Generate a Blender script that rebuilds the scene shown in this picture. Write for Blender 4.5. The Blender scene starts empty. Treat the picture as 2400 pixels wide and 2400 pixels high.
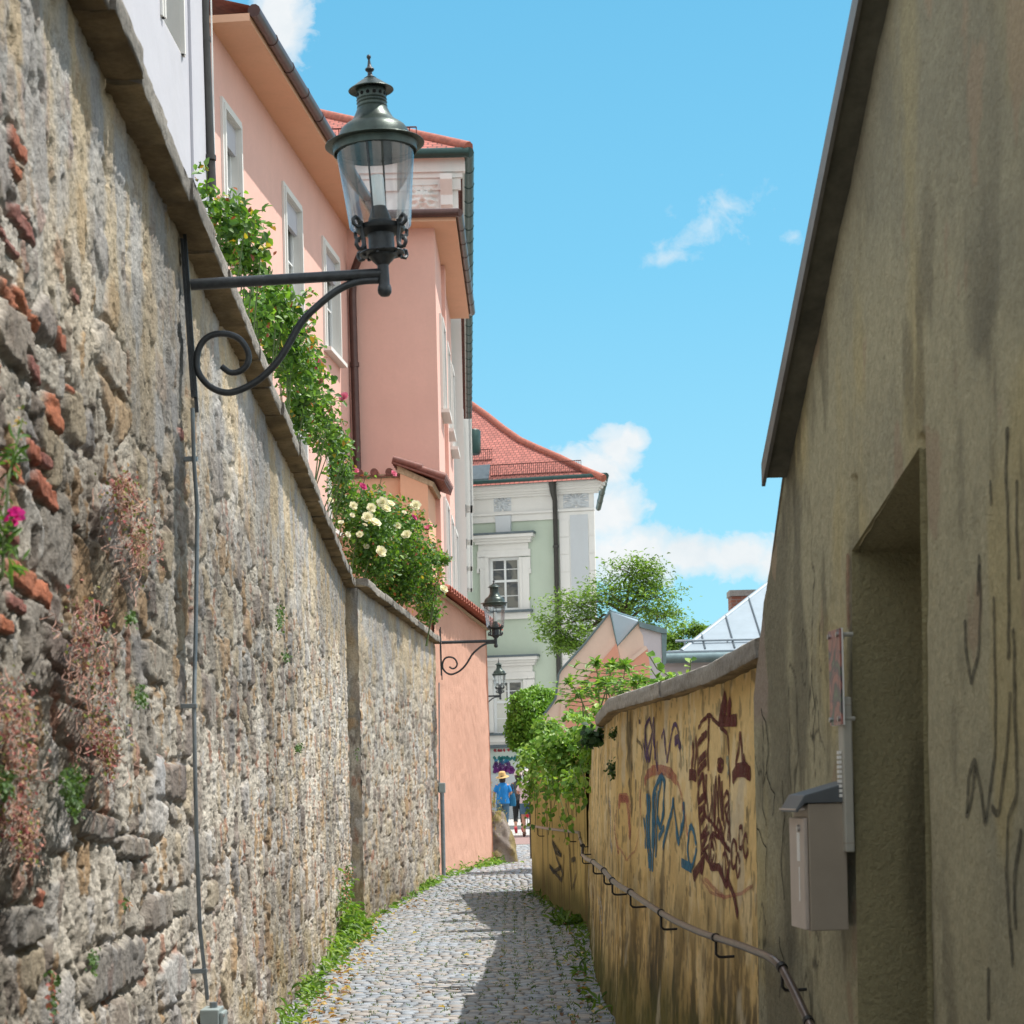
import bpy, math, random
import numpy as np
from mathutils import Matrix, Vector
random.seed(7); RNG=np.random.default_rng(7)
R=math.radians; sc=bpy.context.scene; COL=sc.collection
# ---------------------------------------------------------------- camera model
F=4700.0; CU,CV=1200.0,1845.0; ROLL=R(1.3); CZ=1.55
cr,sr=math.cos(ROLL),math.sin(ROLL)
def ray(u,v):
    X=(u-CU)/F; Z=(CV-v)/F
    return X*cr+Z*sr, -X*sr+Z*cr
def P(u,v,d):
    x,z=ray(u,v); return Vector((x*d,d,CZ+z*d))
cd=bpy.data.cameras.new('camera'); cam=bpy.data.objects.new('camera',cd); COL.objects.link(cam)
cam.matrix_world=Matrix.Translation((0,0,CZ))@Matrix.Rotation(R(90),4,'X')@Matrix.Rotation(-ROLL,4,'Z')
cd.sensor_width=36; cd.lens=F/2400*36; cd.shift_y=(CV-1200)/2400; cd.clip_end=2000; cd.clip_start=.1
cd.dof.use_dof=True; cd.dof.focus_distance=17; cd.dof.aperture_fstop=9
sc.camera=cam
# ---------------------------------------------------------------- objects
LOC={}
def tag(o,label=None,cat=None,group=None,kind=None):
    if label: o['label']=label
    if cat: o['category']=cat
    if group: o['group']=group
    if kind: o['kind']=kind
    return o
def thing(name,label,cat,loc=(0,0,0),rot=(0,0,0),group=None):
    o=bpy.data.objects.new(name,None); COL.objects.link(o); o.location=loc; o.rotation_euler=rot
    o.empty_display_size=.2; LOC[o.name]=Vector(loc); return tag(o,label,cat,group)
def shift_of(parent):
    p=parent
    while p.parent: p=p.parent
    return LOC.get(p.name,Vector((0,0,0)))
def copy_tree(o,parent=None):
    c=o.copy(); COL.objects.link(c); c.parent=parent
    for ch in list(o.children): copy_tree(ch,c)
    return c
def fast(name,V,Fs,mat,parent=None,smooth=False,col=None,local=False,uv=None):
    """V (n,3) array; Fs list of (m,k) int arrays"""
    V=np.array(V,dtype=np.float64); me=bpy.data.meshes.new(name)
    base=Vector((0,0,0))
    if parent is not None:
        if not local: V=V-np.array(shift_of(parent))
    elif not local:
        lo=V.min(0); hi=V.max(0); base=Vector(((lo[0]+hi[0])/2,(lo[1]+hi[1])/2,lo[2])); V=V-np.array(base)
    if isinstance(Fs,np.ndarray): Fs=[Fs]
    Fs=[np.asarray(f,dtype=np.int32) for f in Fs if len(f)]
    loops=np.concatenate([f.ravel() for f in Fs]); tot=np.concatenate([np.full(len(f),f.shape[1],np.int32) for f in Fs])
    st=np.concatenate([[0],np.cumsum(tot)[:-1]]).astype(np.int32)
    me.vertices.add(len(V)); me.vertices.foreach_set('co',V.ravel())
    me.loops.add(len(loops)); me.loops.foreach_set('vertex_index',loops)
    me.polygons.add(len(tot)); me.polygons.foreach_set('loop_start',st); me.polygons.foreach_set('loop_total',tot)
    if col is not None:
        a=me.color_attributes.new('col','FLOAT_COLOR','POINT'); c=np.ones((len(V),4)); c[:,:3]=col; a.data.foreach_set('color',c.ravel())
    if uv is not None:
        l=me.uv_layers.new(name='uv'); l.data.foreach_set('uv',np.asarray(uv)[loops].ravel())
    me.update(calc_edges=True); me.validate()
    if smooth: me.polygons.foreach_set('use_smooth',np.ones(len(tot),bool))
    me.materials.append(mat)
    o=bpy.data.objects.new(name,me); COL.objects.link(o)
    if parent is not None: o.parent=parent
    else: o.location=base
    return o
class MB:
    def __init__(s): s.v=[]; s.f=[]
    def add(s,vs,fs):
        n=len(s.v); s.v+= [tuple(p) for p in vs]; s.f+=[tuple(i+n for i in f) for f in fs]; return s
    def box(s,a,b):
        x0,y0,z0=[min(p,q) for p,q in zip(a,b)]; x1,y1,z1=[max(p,q) for p,q in zip(a,b)]
        return s.add([(x0,y0,z0),(x1,y0,z0),(x1,y1,z0),(x0,y1,z0),(x0,y0,z1),(x1,y0,z1),(x1,y1,z1),(x0,y1,z1)],
          [(0,3,2,1),(4,5,6,7),(0,1,5,4),(1,2,6,5),(2,3,7,6),(3,0,4,7)])
    def fbox(s,fr,a,b):      # box in a frame: coords (along, out, up)
        m=MB().box(a,b); return s.add([fr.p(*q) for q in m.v],m.f)
    def prism(s,poly,vec):
        n=len(poly); poly=[Vector(p) for p in poly]; vec=Vector(vec)
        vs=poly+[p+vec for p in poly]
        fs=[tuple(range(n))[::-1],tuple(range(n,2*n))]+[(i,(i+1)%n,(i+1)%n+n,i+n) for i in range(n)]
        return s.add(vs,fs)
    def quad(s,*p): return s.add(p,[tuple(range(len(p)))])
    def tube(s,path,r,n=8,caps=True):
        path=[Vector(p) for p in path]; m=len(path); rs=r if hasattr(r,'__len__') else [r]*m
        prev=None; vs=[]
        for i,p in enumerate(path):
            t=(path[min(i+1,m-1)]-path[max(i-1,0)]).normalized()
            if prev is None:
                a=Vector((0,0,1)) if abs(t.z)<.9 else Vector((1,0,0)); e=t.cross(a).normalized()
            else: e=(prev-t*prev.dot(t)).normalized()
            prev=e; f=t.cross(e)
            for k in range(n):
                w=2*math.pi*k/n; vs.append(p+(e*math.cos(w)+f*math.sin(w))*rs[i])
        fs=[(i*n+k,i*n+(k+1)%n,(i+1)*n+(k+1)%n,(i+1)*n+k) for i in range(m-1) for k in range(n)]
        if caps: fs+=[tuple(range(n))[::-1],tuple(range((m-1)*n,m*n))]
        return s.add(vs,fs)
    def lathe(s,prof,c=(0,0,0),n=32):
        c=Vector(c); vs=[];m=len(prof)
        for r,z in prof:
            for k in range(n):
                w=2*math.pi*k/n; vs.append(c+Vector((r*math.cos(w),r*math.sin(w),z)))
        fs=[(i*n+k,i*n+(k+1)%n,(i+1)*n+(k+1)%n,(i+1)*n+k) for i in range(m-1) for k in range(n)]
        return s.add(vs,fs)
    def build(s,name,mat,parent=None,smooth=None,local=False,bevel=0,label=None):
        me=bpy.data.meshes.new(name); base=Vector((0,0,0))
        if parent is not None: off=Vector((0,0,0)) if local else shift_of(parent)
        else:
            A=np.array(s.v); lo=A.min(0); hi=A.max(0); off=base=Vector(((lo[0]+hi[0])/2,(lo[1]+hi[1])/2,lo[2]))
            if local: off=base=Vector((0,0,0))
        me.from_pydata([tuple(Vector(p)-off) for p in s.v],[],s.f); me.validate(); me.update()
        import bmesh
        bm=bmesh.new(); bm.from_mesh(me); bmesh.ops.recalc_face_normals(bm,faces=bm.faces); bm.to_mesh(me); bm.free()
        if smooth is not None:
            me.polygons.foreach_set('use_smooth',np.ones(len(me.polygons),bool)); me.set_sharp_from_angle(angle=R(smooth))
        me.materials.append(mat); o=bpy.data.objects.new(name,me); COL.objects.link(o)
        if parent is not None: o.parent=parent
        else: o.location=base
        if bevel:
            b=o.modifiers.new('bevel','BEVEL'); b.width=bevel; b.segments=2; b.limit_method='ANGLE'
        if label: o['label']=label
        return o
class Frame:     # vertical plane through plan points A,B ; along = A->B, out = normal on the camera side
    def __init__(s,A,B,zb=0):
        s.A=Vector((A[0],A[1],0)); d=Vector((B[0]-A[0],B[1]-A[1],0)); s.L=d.length; s.t=d.normalized()
        n=Vector((-s.t.y,s.t.x,0)); s.n=n if n.dot(-s.A)>0 else -n
    def p(s,a,o,z): return s.A+s.t*a+s.n*o+Vector((0,0,z))
    def px(s,u,v,off=0):     # pixel -> (along,z) on the plane moved out by off
        x,z=ray(u,v); dr=Vector((x,1,0)); a0=s.A+s.n*off
        k=a0.dot(s.n)/dr.dot(s.n); q=dr*k
        return (q-a0).dot(s.t), CZ+z*k
    def pt(s,u,v,off=0):
        a,z=s.px(u,v,off); return s.p(a,off,z)
# ---------------------------------------------------------------- numpy noise
def _h(ix,iy,sd):
    n=(ix.astype(np.int64)*374761393+iy.astype(np.int64)*668265263+sd*974634777)&0xffffffff
    n=((n^(n>>13))*1274126177)&0xffffffff; n=((n^(n>>16))*2246822519)&0xffffffff
    return ((n^(n>>15))&0xffffff)/float(0xffffff)
def vn(x,y,sd=0):
    ix=np.floor(x);iy=np.floor(y);fx=x-ix;fy=y-iy; fx=fx*fx*(3-2*fx);fy=fy*fy*(3-2*fy)
    a=_h(ix,iy,sd);b=_h(ix+1,iy,sd);c=_h(ix,iy+1,sd);d=_h(ix+1,iy+1,sd)
    return (a*(1-fx)+b*fx)*(1-fy)+(c*(1-fx)+d*fx)*fy
def fbm(x,y,o=4,sd=0,g=.5):
    x=np.asarray(x,float);y=np.asarray(y,float); t=0;a=1;w=0
    for i in range(o):
        t=t+a*vn(x+i*17.3,y-i*9.1,sd+i); w+=a; a*=g; x=x*2.03;y=y*2.03
    return t/w
def worley(x,y,sd=0):
    ix=np.floor(x);iy=np.floor(y); f1=np.full(x.shape,9.);f2=np.full(x.shape,9.);cx=np.zeros(x.shape);cy=np.zeros(x.shape)
    for i in (-1,0,1):
        for j in (-1,0,1):
            gx=ix+i;gy=iy+j; dx=gx+.1+.8*_h(gx,gy,sd)-x; dy=gy+.1+.8*_h(gx,gy,sd+5)-y; d=np.sqrt(dx*dx+dy*dy)
            m=d<f1; f2=np.where(m,f1,np.minimum(f2,d)); cx=np.where(m,gx,cx);cy=np.where(m,gy,cy); f1=np.where(m,d,f1)
    return f1,f2,cx,cy
def ss(a,b,x):
    t=np.clip((x-a)/(b-a),0,1); return t*t*(3-2*t)
def mixc(a,b,t): return np.asarray(a)[None]*(1-t[:,None])+np.asarray(b)[None]*t[:,None] if np.ndim(a)==1 else a*(1-t[:,None])+np.asarray(b)*t[:,None]
# ---------------------------------------------------------------- materials
def newmat(name):
    m=bpy.data.materials.new(name); m.use_nodes=True; nt=m.node_tree; nt.nodes.clear()
    o=nt.nodes.new('ShaderNodeOutputMaterial'); b=nt.nodes.new('ShaderNodeBsdfPrincipled'); nt.links.new(b.outputs[0],o.inputs[0])
    return m,nt,b,o
def N(nt,t,**k):
    n=nt.nodes.new(t)
    for a,v in k.items():
        if a in n.inputs.keys() if isinstance(a,str) and hasattr(n,'inputs') else False: n.inputs[a].default_value=v
        else: setattr(n,a,v)
    return n
def noise(nt,scale,detail=6,rough=.6,vec=None,dist=0):
    n=nt.nodes.new('ShaderNodeTexNoise'); n.inputs['Scale'].default_value=scale; n.inputs['Detail'].default_value=detail
    n.inputs['Roughness'].default_value=rough; n.inputs['Distortion'].default_value=dist
    if vec is not None: nt.links.new(vec,n.inputs['Vector'])
    return n.outputs['Fac']
def ramp(nt,fac,stops):
    r=nt.nodes.new('ShaderNodeValToRGB'); e=r.color_ramp.elements
    while len(e)<len(stops): e.new(.5)
    for q,(p,c) in zip(e,stops):
        q.position=p; q.color=(c,c,c,1) if not hasattr(c,'__len__') else (*c,1)
    nt.links.new(fac,r.inputs[0]); return r.outputs[0]
def mix(nt,fac,a,b,mode='MIX'):
    m=nt.nodes.new('ShaderNodeMix'); m.data_type='RGBA'; m.blend_type=mode
    for s,v in ((m.inputs[0],fac),(m.inputs[6],a),(m.inputs[7],b)):
        if hasattr(v,'links') or hasattr(v,'is_linked'): nt.links.new(v,s)
        elif hasattr(v,'__len__'): s.default_value=(*v,1)
        else: s.default_value=v
    return m.outputs[2]
def coords(nt,scale=(1,1,1)):
    t=nt.nodes.new('ShaderNodeTexCoord'); m=nt.nodes.new('ShaderNodeMapping'); m.inputs['Scale'].default_value=scale
    nt.links.new(t.outputs['Object'],m.inputs[0]); return m.outputs[0]
def bump(nt,b,h,strength=.4,dist=.02,prev=None):
    n=nt.nodes.new('ShaderNodeBump'); n.inputs['Strength'].default_value=strength; n.inputs['Distance'].default_value=dist
    nt.links.new(h,n.inputs['Height'])
    if prev is not None: nt.links.new(prev,n.inputs['Normal'])
    nt.links.new(n.outputs[0],b.inputs['Normal']); return n.outputs[0]
def plain(name,c,rough=.6,metal=0,var=.15,sc_=6,bs=0,bscale=60,spec=.4):
    m,nt,b,o=newmat(name); v=coords(nt); f=noise(nt,sc_,8,.65,v)
    c=np.array(c); k=mix(nt,ramp(nt,f,[(.3,0),(.7,1)]),tuple(c*(1-var)),tuple(np.minimum(c*(1+var),.95)))
    nt.links.new(k,b.inputs['Base Color']); b.inputs['Roughness'].default_value=rough; b.inputs['Metallic'].default_value=metal
    b.inputs['Specular IOR Level'].default_value=spec
    if bs: bump(nt,b,noise(nt,bscale,8,.7,v),bs,.01)
    return m
def plaster(name,c,dirt=(.3,.25,.2),dirtamt=.25,var=.08,bs=.35,bscale=45,streak=.35):
    m,nt,b,o=newmat(name); v=coords(nt); vs=coords(nt,(1.2,1.2,.14)); c=np.array(c)
    k=mix(nt,ramp(nt,noise(nt,1.1,6,.6,v),[(.3,0),(.7,1)]),tuple(c*(1-var)),tuple(c*(1+var)))
    k=mix(nt,ramp(nt,noise(nt,14,6,.7,v),[(.35,0),(.75,.5)]),k,tuple(c*(1-2*var)))
    d=ramp(nt,noise(nt,1.6,8,.7,vs),[(.5,0),(.78,dirtamt)])
    k=mix(nt,d,k,dirt)
    nt.links.new(k,b.inputs['Base Color']); b.inputs['Roughness'].default_value=.9; b.inputs['Specular IOR Level'].default_value=.15
    h=bump(nt,b,noise(nt,bscale,6,.7,v),bs,.012); bump(nt,b,noise(nt,3,4,.5,v),.25,.03,h)
    return m
def attrmat(name,rough=.9,var=.25,nsc=40,bs=.5,bdist=.01,spec=.2,bsc=90):
    m,nt,b,o=newmat(name); a=nt.nodes.new('ShaderNodeAttribute'); a.attribute_name='col'; v=coords(nt)
    f=ramp(nt,noise(nt,nsc,8,.7,v),[(.25,1-var),(.75,1+var)])
    k=mix(nt,1.0,a.outputs['Color'],f,'MULTIPLY')
    nt.links.new(k,b.inputs['Base Color']); b.inputs['Roughness'].default_value=rough; b.inputs['Specular IOR Level'].default_value=spec
    if bs:
        h=bump(nt,b,noise(nt,bsc,8,.75,v),bs,bdist); bump(nt,b,noise(nt,bsc*.3,6,.6,v),bs,bdist*2,h)
    return m
def leafmat(name,trans=.35,rough=.45,spec=.35,tt=(1.5,1.6,.6)):
    m,nt,b,o=newmat(name); a=nt.nodes.new('ShaderNodeAttribute'); a.attribute_name='col'
    nt.links.new(a.outputs['Color'],b.inputs['Base Color']); b.inputs['Roughness'].default_value=rough; b.inputs['Specular IOR Level'].default_value=spec
    t=nt.nodes.new('ShaderNodeBsdfTranslucent'); k=mix(nt,1.0,a.outputs['Color'],tt,'MULTIPLY'); nt.links.new(k,t.inputs[0])
    x=nt.nodes.new('ShaderNodeMixShader'); x.inputs[0].default_value=trans
    nt.links.new(b.outputs[0],x.inputs[1]); nt.links.new(t.outputs[0],x.inputs[2]); nt.links.new(x.outputs[0],o.inputs[0])
    return m
def glassmat(name,tint=(.95,.98,1),dirt=.06,refl=.12):
    m,nt,b,o=newmat(name); nt.nodes.remove(b)
    tr=nt.nodes.new('ShaderNodeBsdfTransparent'); tr.inputs[0].default_value=(*tint,1)
    gl=nt.nodes.new('ShaderNodeBsdfGlossy'); gl.inputs['Roughness'].default_value=.05
    df=nt.nodes.new('ShaderNodeBsdfDiffuse'); df.inputs[0].default_value=(.75,.78,.8,1)
    lw=nt.nodes.new('ShaderNodeLayerWeight'); lw.inputs[0].default_value=.35
    v=coords(nt,(6,6,1.2)); f=ramp(nt,noise(nt,5,6,.7,v),[(.45,dirt*.3),(.8,dirt*2.2)])
    x1=nt.nodes.new('ShaderNodeMixShader'); nt.links.new(f,x1.inputs[0]); nt.links.new(tr.outputs[0],x1.inputs[1]); nt.links.new(df.outputs[0],x1.inputs[2])
    mt=nt.nodes.new('ShaderNodeMath'); mt.operation='MULTIPLY_ADD'; mt.inputs[1].default_value=.75; mt.inputs[2].default_value=refl*.3; nt.links.new(lw.outputs['Fresnel'],mt.inputs[0])
    x2=nt.nodes.new('ShaderNodeMixShader'); nt.links.new(mt.outputs[0],x2.inputs[0]); nt.links.new(x1.outputs[0],x2.inputs[1]); nt.links.new(gl.outputs[0],x2.inputs[2])
    nt.links.new(x2.outputs[0],o.inputs[0]); return m
def tilemat(name,c=(.35,.10,.075)):
    m,nt,b,o=newmat(name); uv=nt.nodes.new('ShaderNodeUVMap'); 
    br=nt.nodes.new('ShaderNodeTexBrick'); br.inputs['Scale'].default_value=1; br.inputs['Brick Width'].default_value=.2; br.inputs['Row Height'].default_value=.2
    br.inputs['Mortar Size'].default_value=.022; br.inputs['Mortar Smooth'].default_value=.6; c=np.array(c)
    br.inputs['Color1'].default_value=(*(c*1.2),1); br.inputs['Color2'].default_value=(*(c*.85),1); br.inputs['Mortar'].default_value=(*(c*.22),1)
    nt.links.new(uv.outputs[0],br.inputs[0])
    k=mix(nt,ramp(nt,noise(nt,.5,6,.7,uv.outputs[0]),[(.4,0),(.8,.35)]),br.outputs[0],tuple(c*.6))
    nt.links.new(k,b.inputs['Base Color']); b.inputs['Roughness'].default_value=.75
    s=nt.nodes.new('ShaderNodeSeparateXYZ'); nt.links.new(uv.outputs[0],s.inputs[0])
    md=nt.nodes.new('ShaderNodeMath'); md.operation='FRACT'; mm=nt.nodes.new('ShaderNodeMath'); mm.operation='MULTIPLY'; mm.inputs[1].default_value=-5
    nt.links.new(s.outputs[1],mm.inputs[0]); nt.links.new(mm.outputs[0],md.inputs[0]); bump(nt,b,md.outputs[0],.8,.05)
    return m
def panemat(name,c=(.03,.04,.05)):
    m,nt,b,o=newmat(name); v=coords(nt)
    k=mix(nt,ramp(nt,noise(nt,1.3,3,.5,v,1.5),[(.42,0),(.6,1)]),c,(.16,.16,.14)); nt.links.new(k,b.inputs['Base Color'])
    b.inputs['Roughness'].default_value=.04; b.inputs['Specular IOR Level'].default_value=.6
    bump(nt,b,noise(nt,1.2,2,.5,v),.04,.05); return m
M={}
M['rubble']=attrmat('rubble stone',.95,.28,70,.8,.010,.15,120)
M['coping']=attrmat('coping stone',.95,.3,30,.7,.012,.15,80)
M['cobble']=attrmat('cobble stone',.7,.16,60,.35,.006,.3,120)
M['soil']=plain('soil',(.13,.11,.075),.95,0,.4,9,.6,80)
M['iron']=plain('black iron',(.035,.04,.045),.42,.35,.35,30,.25,90,.5)
M['patina']=plain('patinated copper',(.042,.06,.052),.36,.45,.6,7,.15,60,.5)
M['lampwhite']=plain('white enamel',(.8,.8,.78),.5,0,.03)
M['glass']=glassmat('lantern glass')
M['pinkA']=plaster('pink plaster',(.75,.465,.40),(.45,.3,.22),.10,.05,.25,70)
M['pinkB']=plaster('salmon plaster',(.63,.365,.275),(.4,.25,.18),.06,.07,1.0,38)
M['soffit']=plaster('eave soffit plaster',(.74,.44,.30),(.4,.3,.2),.15,.05,.15)
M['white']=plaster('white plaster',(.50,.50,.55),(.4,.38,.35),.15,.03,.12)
M['cream']=plaster('stucco trim',(.70,.69,.67),(.35,.33,.3),.15,.03,.1)
M['greyst']=plaster('grey stucco',(.52,.55,.58),(.4,.4,.4),.15,.03,.1)
M['green']=plaster('green plaster',(.47,.54,.455),(.3,.4,.28),.2,.04,.15)
M['palegreen']=plaster('pale green plinth',(.48,.54,.5),(.3,.3,.3),.3,.06,.1)
M['gutbrown']=plain('brown gutter',(.085,.045,.04),.35,.3,.2,8)
M['gutgreen']=plain('green gutter',(.02,.055,.05),.4,.2,.2,8)
M['pipedark']=plain('dark downpipe',(.05,.048,.045),.4,.3,.2,8)
M['slate']=plain('slate sheet',(.11,.14,.16),.45,.4,.15,5)
M['tile']=tilemat('roof tiles')
M['tilebrown']=plain('clay tile',(.17,.06,.045),.5,0,.4,14,.2,40)
M['tilered']=plain('red clay tile',(.33,.10,.065),.6,0,.35,10,.2,40)
M['mortar']=plain('tile mortar',(.45,.36,.25),.95,0,.3,20,.8,50)
M['frame']=plain('white window frame',(.75,.77,.78),.4,0,.03)
M['pane']=panemat('window pane')
M['curtain']=plain('curtain',(.62,.62,.58),.9,0,.06,20)
M['conduit']=plain('grey conduit',(.2,.23,.25),.4,.3,.2,20)
M['boxgrey']=plain('grey plastic box',(.27,.32,.32),.45,0,.1,9)
M['rail']=plain('brushed brown handrail',(.16,.125,.11),.32,.6,.25,18,.05)
M['railiron']=plain('dark rail bracket',(.035,.033,.032),.5,.3,.25,20)
M['mailtop']=plain('mailbox lid',(.12,.135,.15),.45,.2,.1,6)
M['mail']=plain('taupe mailbox paint',(.36,.31,.25),.5,.1,.06,6)
M['mailfront']=plain('mailbox door paint',(.52,.45,.40),.5,.1,.08,10)
M['inter']=plain('beige intercom',(.42,.41,.36),.5,0,.05,8)
M['steel']=plain('steel',(.5,.5,.5),.3,.9,.1)
M['sheet']=plain('zinc sheet',(.28,.34,.39),.45,.1,.08,3)
M['zinc']=plain('weathered zinc gutter',(.16,.23,.25),.45,.4,.2,6)
M['lav']=plaster('lavender plaster',(.60,.57,.62),(.4,.38,.4),.15,.04,.1)
M['gable']=plaster('gable plaster',(.76,.37,.27),(.5,.35,.3),.12,.03,.1)
M['gtrim']=plaster('gable cornice',(.80,.61,.51),(.5,.4,.35),.2,.04,.1)
M['brick']=plain('chimney brick',(.25,.10,.07),.9,0,.35,12,.4,30)
M['concrete']=plain('concrete',(.3,.28,.26),.95,0,.2,20,.5,60)
M['leaf']=leafmat('leaves'); M['leafdry']=leafmat('dry plants',.25,.8,.1,(1,1,1))
M['petal']=leafmat('petals',.3,.7,.1,(1,1,1))
M['bark']=plain('bark',(.09,.065,.045),.95,0,.3,20,.6,60)
M['stem']=plain('stem',(.10,.14,.05),.7,0,.3,20)
M['skin']=plain('skin',(.45,.24,.17),.55,0,.05)
M['hair']=plain('brown hair',(.03,.018,.012),.6,0,.2)
# ================================================================ ground profile and plan of the alley
GY=[-8,5,13,19,25,29,33,37,45,56,64,80,130]; GZ=[.0,.0,.02,-.03,-.07,.0,.17,.19,.18,.23,.25,.34,.5]
def gz(y): return np.interp(y,GY,GZ)
def lw1(y): return -1.13-.0355*y
KX,KY=lw1(24.8),24.8
E2=(-1.195,32.4); PWA=(-1.2,32.55); PWB=(-.38,36.3)
RY=[-8,8.5,12.8,16,22.4]; RX=[1.814+.0925*8,1.814-.0925*8.5,.63,.64,.81]
def rw(y): return np.interp(y,RY,RX)
FWA=(.83,22.6); FWB=(.27,29.6)
def left_edge(y): return np.interp(y,[-8,KY,E2[1],PWB[1],37.5,60],[lw1(-8),KX,E2[0],PWB[0],-.75,-1.2])
def right_edge(y):
    return np.where(y<22.4,rw(y),np.interp(y,[22.4,29.6,30.2,34],[.81,.27,1.2,3.0]))
# terrain sheet
ys=np.array([-60,-8,0,5,9,13,16,19,22,25,27,29,31,33,35,37,41,45,50,56,64,72,80,130,400]); xs=np.array([-400,-40,-8,-3,0,3,8,40,400.])
gx,gy=np.meshgrid(xs,ys); V=np.stack([gx.ravel(),gy.ravel(),(gz(gy)-.035).ravel()],1)
n=len(xs); q=[(j*n+i,j*n+i+1,(j+1)*n+i+1,(j+1)*n+i) for j in range(len(ys)-1) for i in range(n-1)]
tag(fast('ground',V,np.array(q),M['soil']),kind='structure')
# cobbles
def cobbles():
    V=[];C=[];Fq=[];Ft=[]; y=2.6; row=0
    while y<47:
        dep=.108*(1+.18*(random.random()-.5)) if y<30 else .15
        x0=float(left_edge(y))-.05; x1=float(right_edge(y))+.05
        if y>30: x1=min(x1,2.2)
        x=x0-random.random()*.12
        while x<x1:
            edge=(x1-x)<.42 and y<22
            w=(.108+.045*(random.random()-.4)) if not edge else .19
            g=.003; cx=x+w/2; cy=y+dep/2+.012*math.sin(cx*5+row*.9)+random.uniform(-.008,.008)
            hz=float(gz(cy))+random.uniform(-.004,.003); hw=w/2-g*random.uniform(.5,1.8); hd=dep/2-g*random.uniform(.5,1.6)
            b=len(V); tl=(random.uniform(-.025,.025),random.uniform(-.025,.025))
            base=.30+.055*random.random()**1.0*random.choice((-1,1)); t=random.random()
            c=np.array((.98,1,1.04)) if t<.45 else (np.array((.9,1,1.13)) if t<.75 else np.array((1.08,.99,.92)))
            c=c*base
            pts=[]
            for k in range(8):
                a=math.pi/4*k+math.pi/8; px=max(-1,min(1,1.4*math.cos(a)))*random.uniform(.93,1.03); py=max(-1,min(1,1.4*math.sin(a)))*random.uniform(.93,1.03); pts.append((px,py))
            for s,dz in ((1,-.04),(.985,-.006),(.93,0)):
                for px,py in pts:
                    X=px*s*hw;Y=py*s*hd; V.append((cx+X,cy+Y,hz+dz+tl[0]*X+tl[1]*Y)); C.append(c*(.8 if s==1 else 1))
            V.append((cx,cy,hz+.0012)); C.append(c*1.02)
            for r in (0,1):
                for k in range(8): Fq.append((b+r*8+k,b+r*8+(k+1)%8,b+r*8+8+(k+1)%8,b+r*8+8+k))
            for k in range(8): Ft.append((b+16+k,b+16+(k+1)%8,b+24))
            x+=w
        y+=dep; row+=1
    return fast('path',np.array(V),[np.array(Fq),np.array(Ft)],M['cobble'],smooth=False,col=np.array(C))
tag(cobbles(),kind='structure')
m,nt,b,o=newmat('pale setts'); v=coords(nt); br=nt.nodes.new('ShaderNodeTexBrick'); br.inputs['Scale'].default_value=1; br.inputs['Brick Width'].default_value=.16; br.inputs['Row Height'].default_value=.14; br.inputs['Mortar Size'].default_value=.008
br.inputs['Color1'].default_value=(.5,.49,.47,1); br.inputs['Color2'].default_value=(.42,.42,.42,1); br.inputs['Mortar'].default_value=(.2,.18,.15,1); nt.links.new(v,br.inputs[0])
nt.links.new(mix(nt,ramp(nt,noise(nt,2,6,.7,v),[(.4,0),(.7,.5)]),br.outputs[0],(.36,.35,.33)),b.inputs['Base Color']); b.inputs['Roughness'].default_value=.8; M['setts']=m
def strip(name,y0,y1,x0,x1,dz,mat):
    yy=np.linspace(y0,y1,12); V=[];f=[]
    for yv in yy: V+= [(x0,yv,float(gz(yv))+dz),(x1,yv,float(gz(yv))+dz)]
    f=[(2*i,2*i+1,2*i+3,2*i+2) for i in range(11)]
    return tag(fast(name,np.array(V),np.array(f),mat),kind='structure')
strip('square_paving',46.9,82,-3,14,-.006,M['setts'])
M['shadesett']=plain('reddish shaded setts',(.26,.17,.16),.85,0,.2,14,.3,30)
strip('shade_band',47.5,55,-1.2,2.2,.004,M['shadesett'])  # reddish band of street shade, put into the ground colour
strip('road',62,67,-3,14,.004,plain('asphalt',(.07,.075,.08),.9,0,.2,10))
# ================================================================ rubble walls
BR=[]   # bricks: (d, z, half length along, half height, rot, colour)
fr1=Frame((lw1(0),0),(lw1(10),10))
def s1px(u,v):
    a,z=fr1.px(u*1.2422,v*1.2422); return fr1.p(a,0,z).y,z
for (u,v,w,h,ro,k) in [(33,278,14,22,.3,0),(27,320,10,16,.2,1),(38,418,22,20,.1,2),(12,460,20,10,.2,2),(12,552,16,18,.4,1),(48,585,26,14,.6,1),(100,778,17,34,.15,1),(62,855,12,22,.2,0),(84,870,10,16,.1,2),(86,925,24,26,.4,0),(22,885,18,20,.3,1),(56,1100,42,26,.35,1),(30,1140,18,16,.2,2),(8,1180,12,20,.1,1),(195,1172,9,14,.1,0),(112,640,8,22,.2,0),(215,915,4,10,.1,2),(76,1700,5,24,.05,0),(672,1352,5,8,0,1),(668,1270,4,7,0,0),(60,700,12,18,.5,2),(140,560,6,12,.2,2),(20,1010,14,10,.3,2),(128,735,5,9,.3,0),(300,1030,3,14,.1,2),(340,820,3,12,.1,2)]:
    d0,z0=s1px(u-w,v); d1,_=s1px(u+w,v); _,za=s1px(u,v-h); _,zb=s1px(u,v+h); BR.append(((d0+d1)/2,(za+zb)/2,abs(d1-d0)/2+.005,abs(za-zb)/2*.95,ro*.22,k))
BIG=[]  # individual big pale/dark stones (d,z,hl,hh,rot,col)
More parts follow.
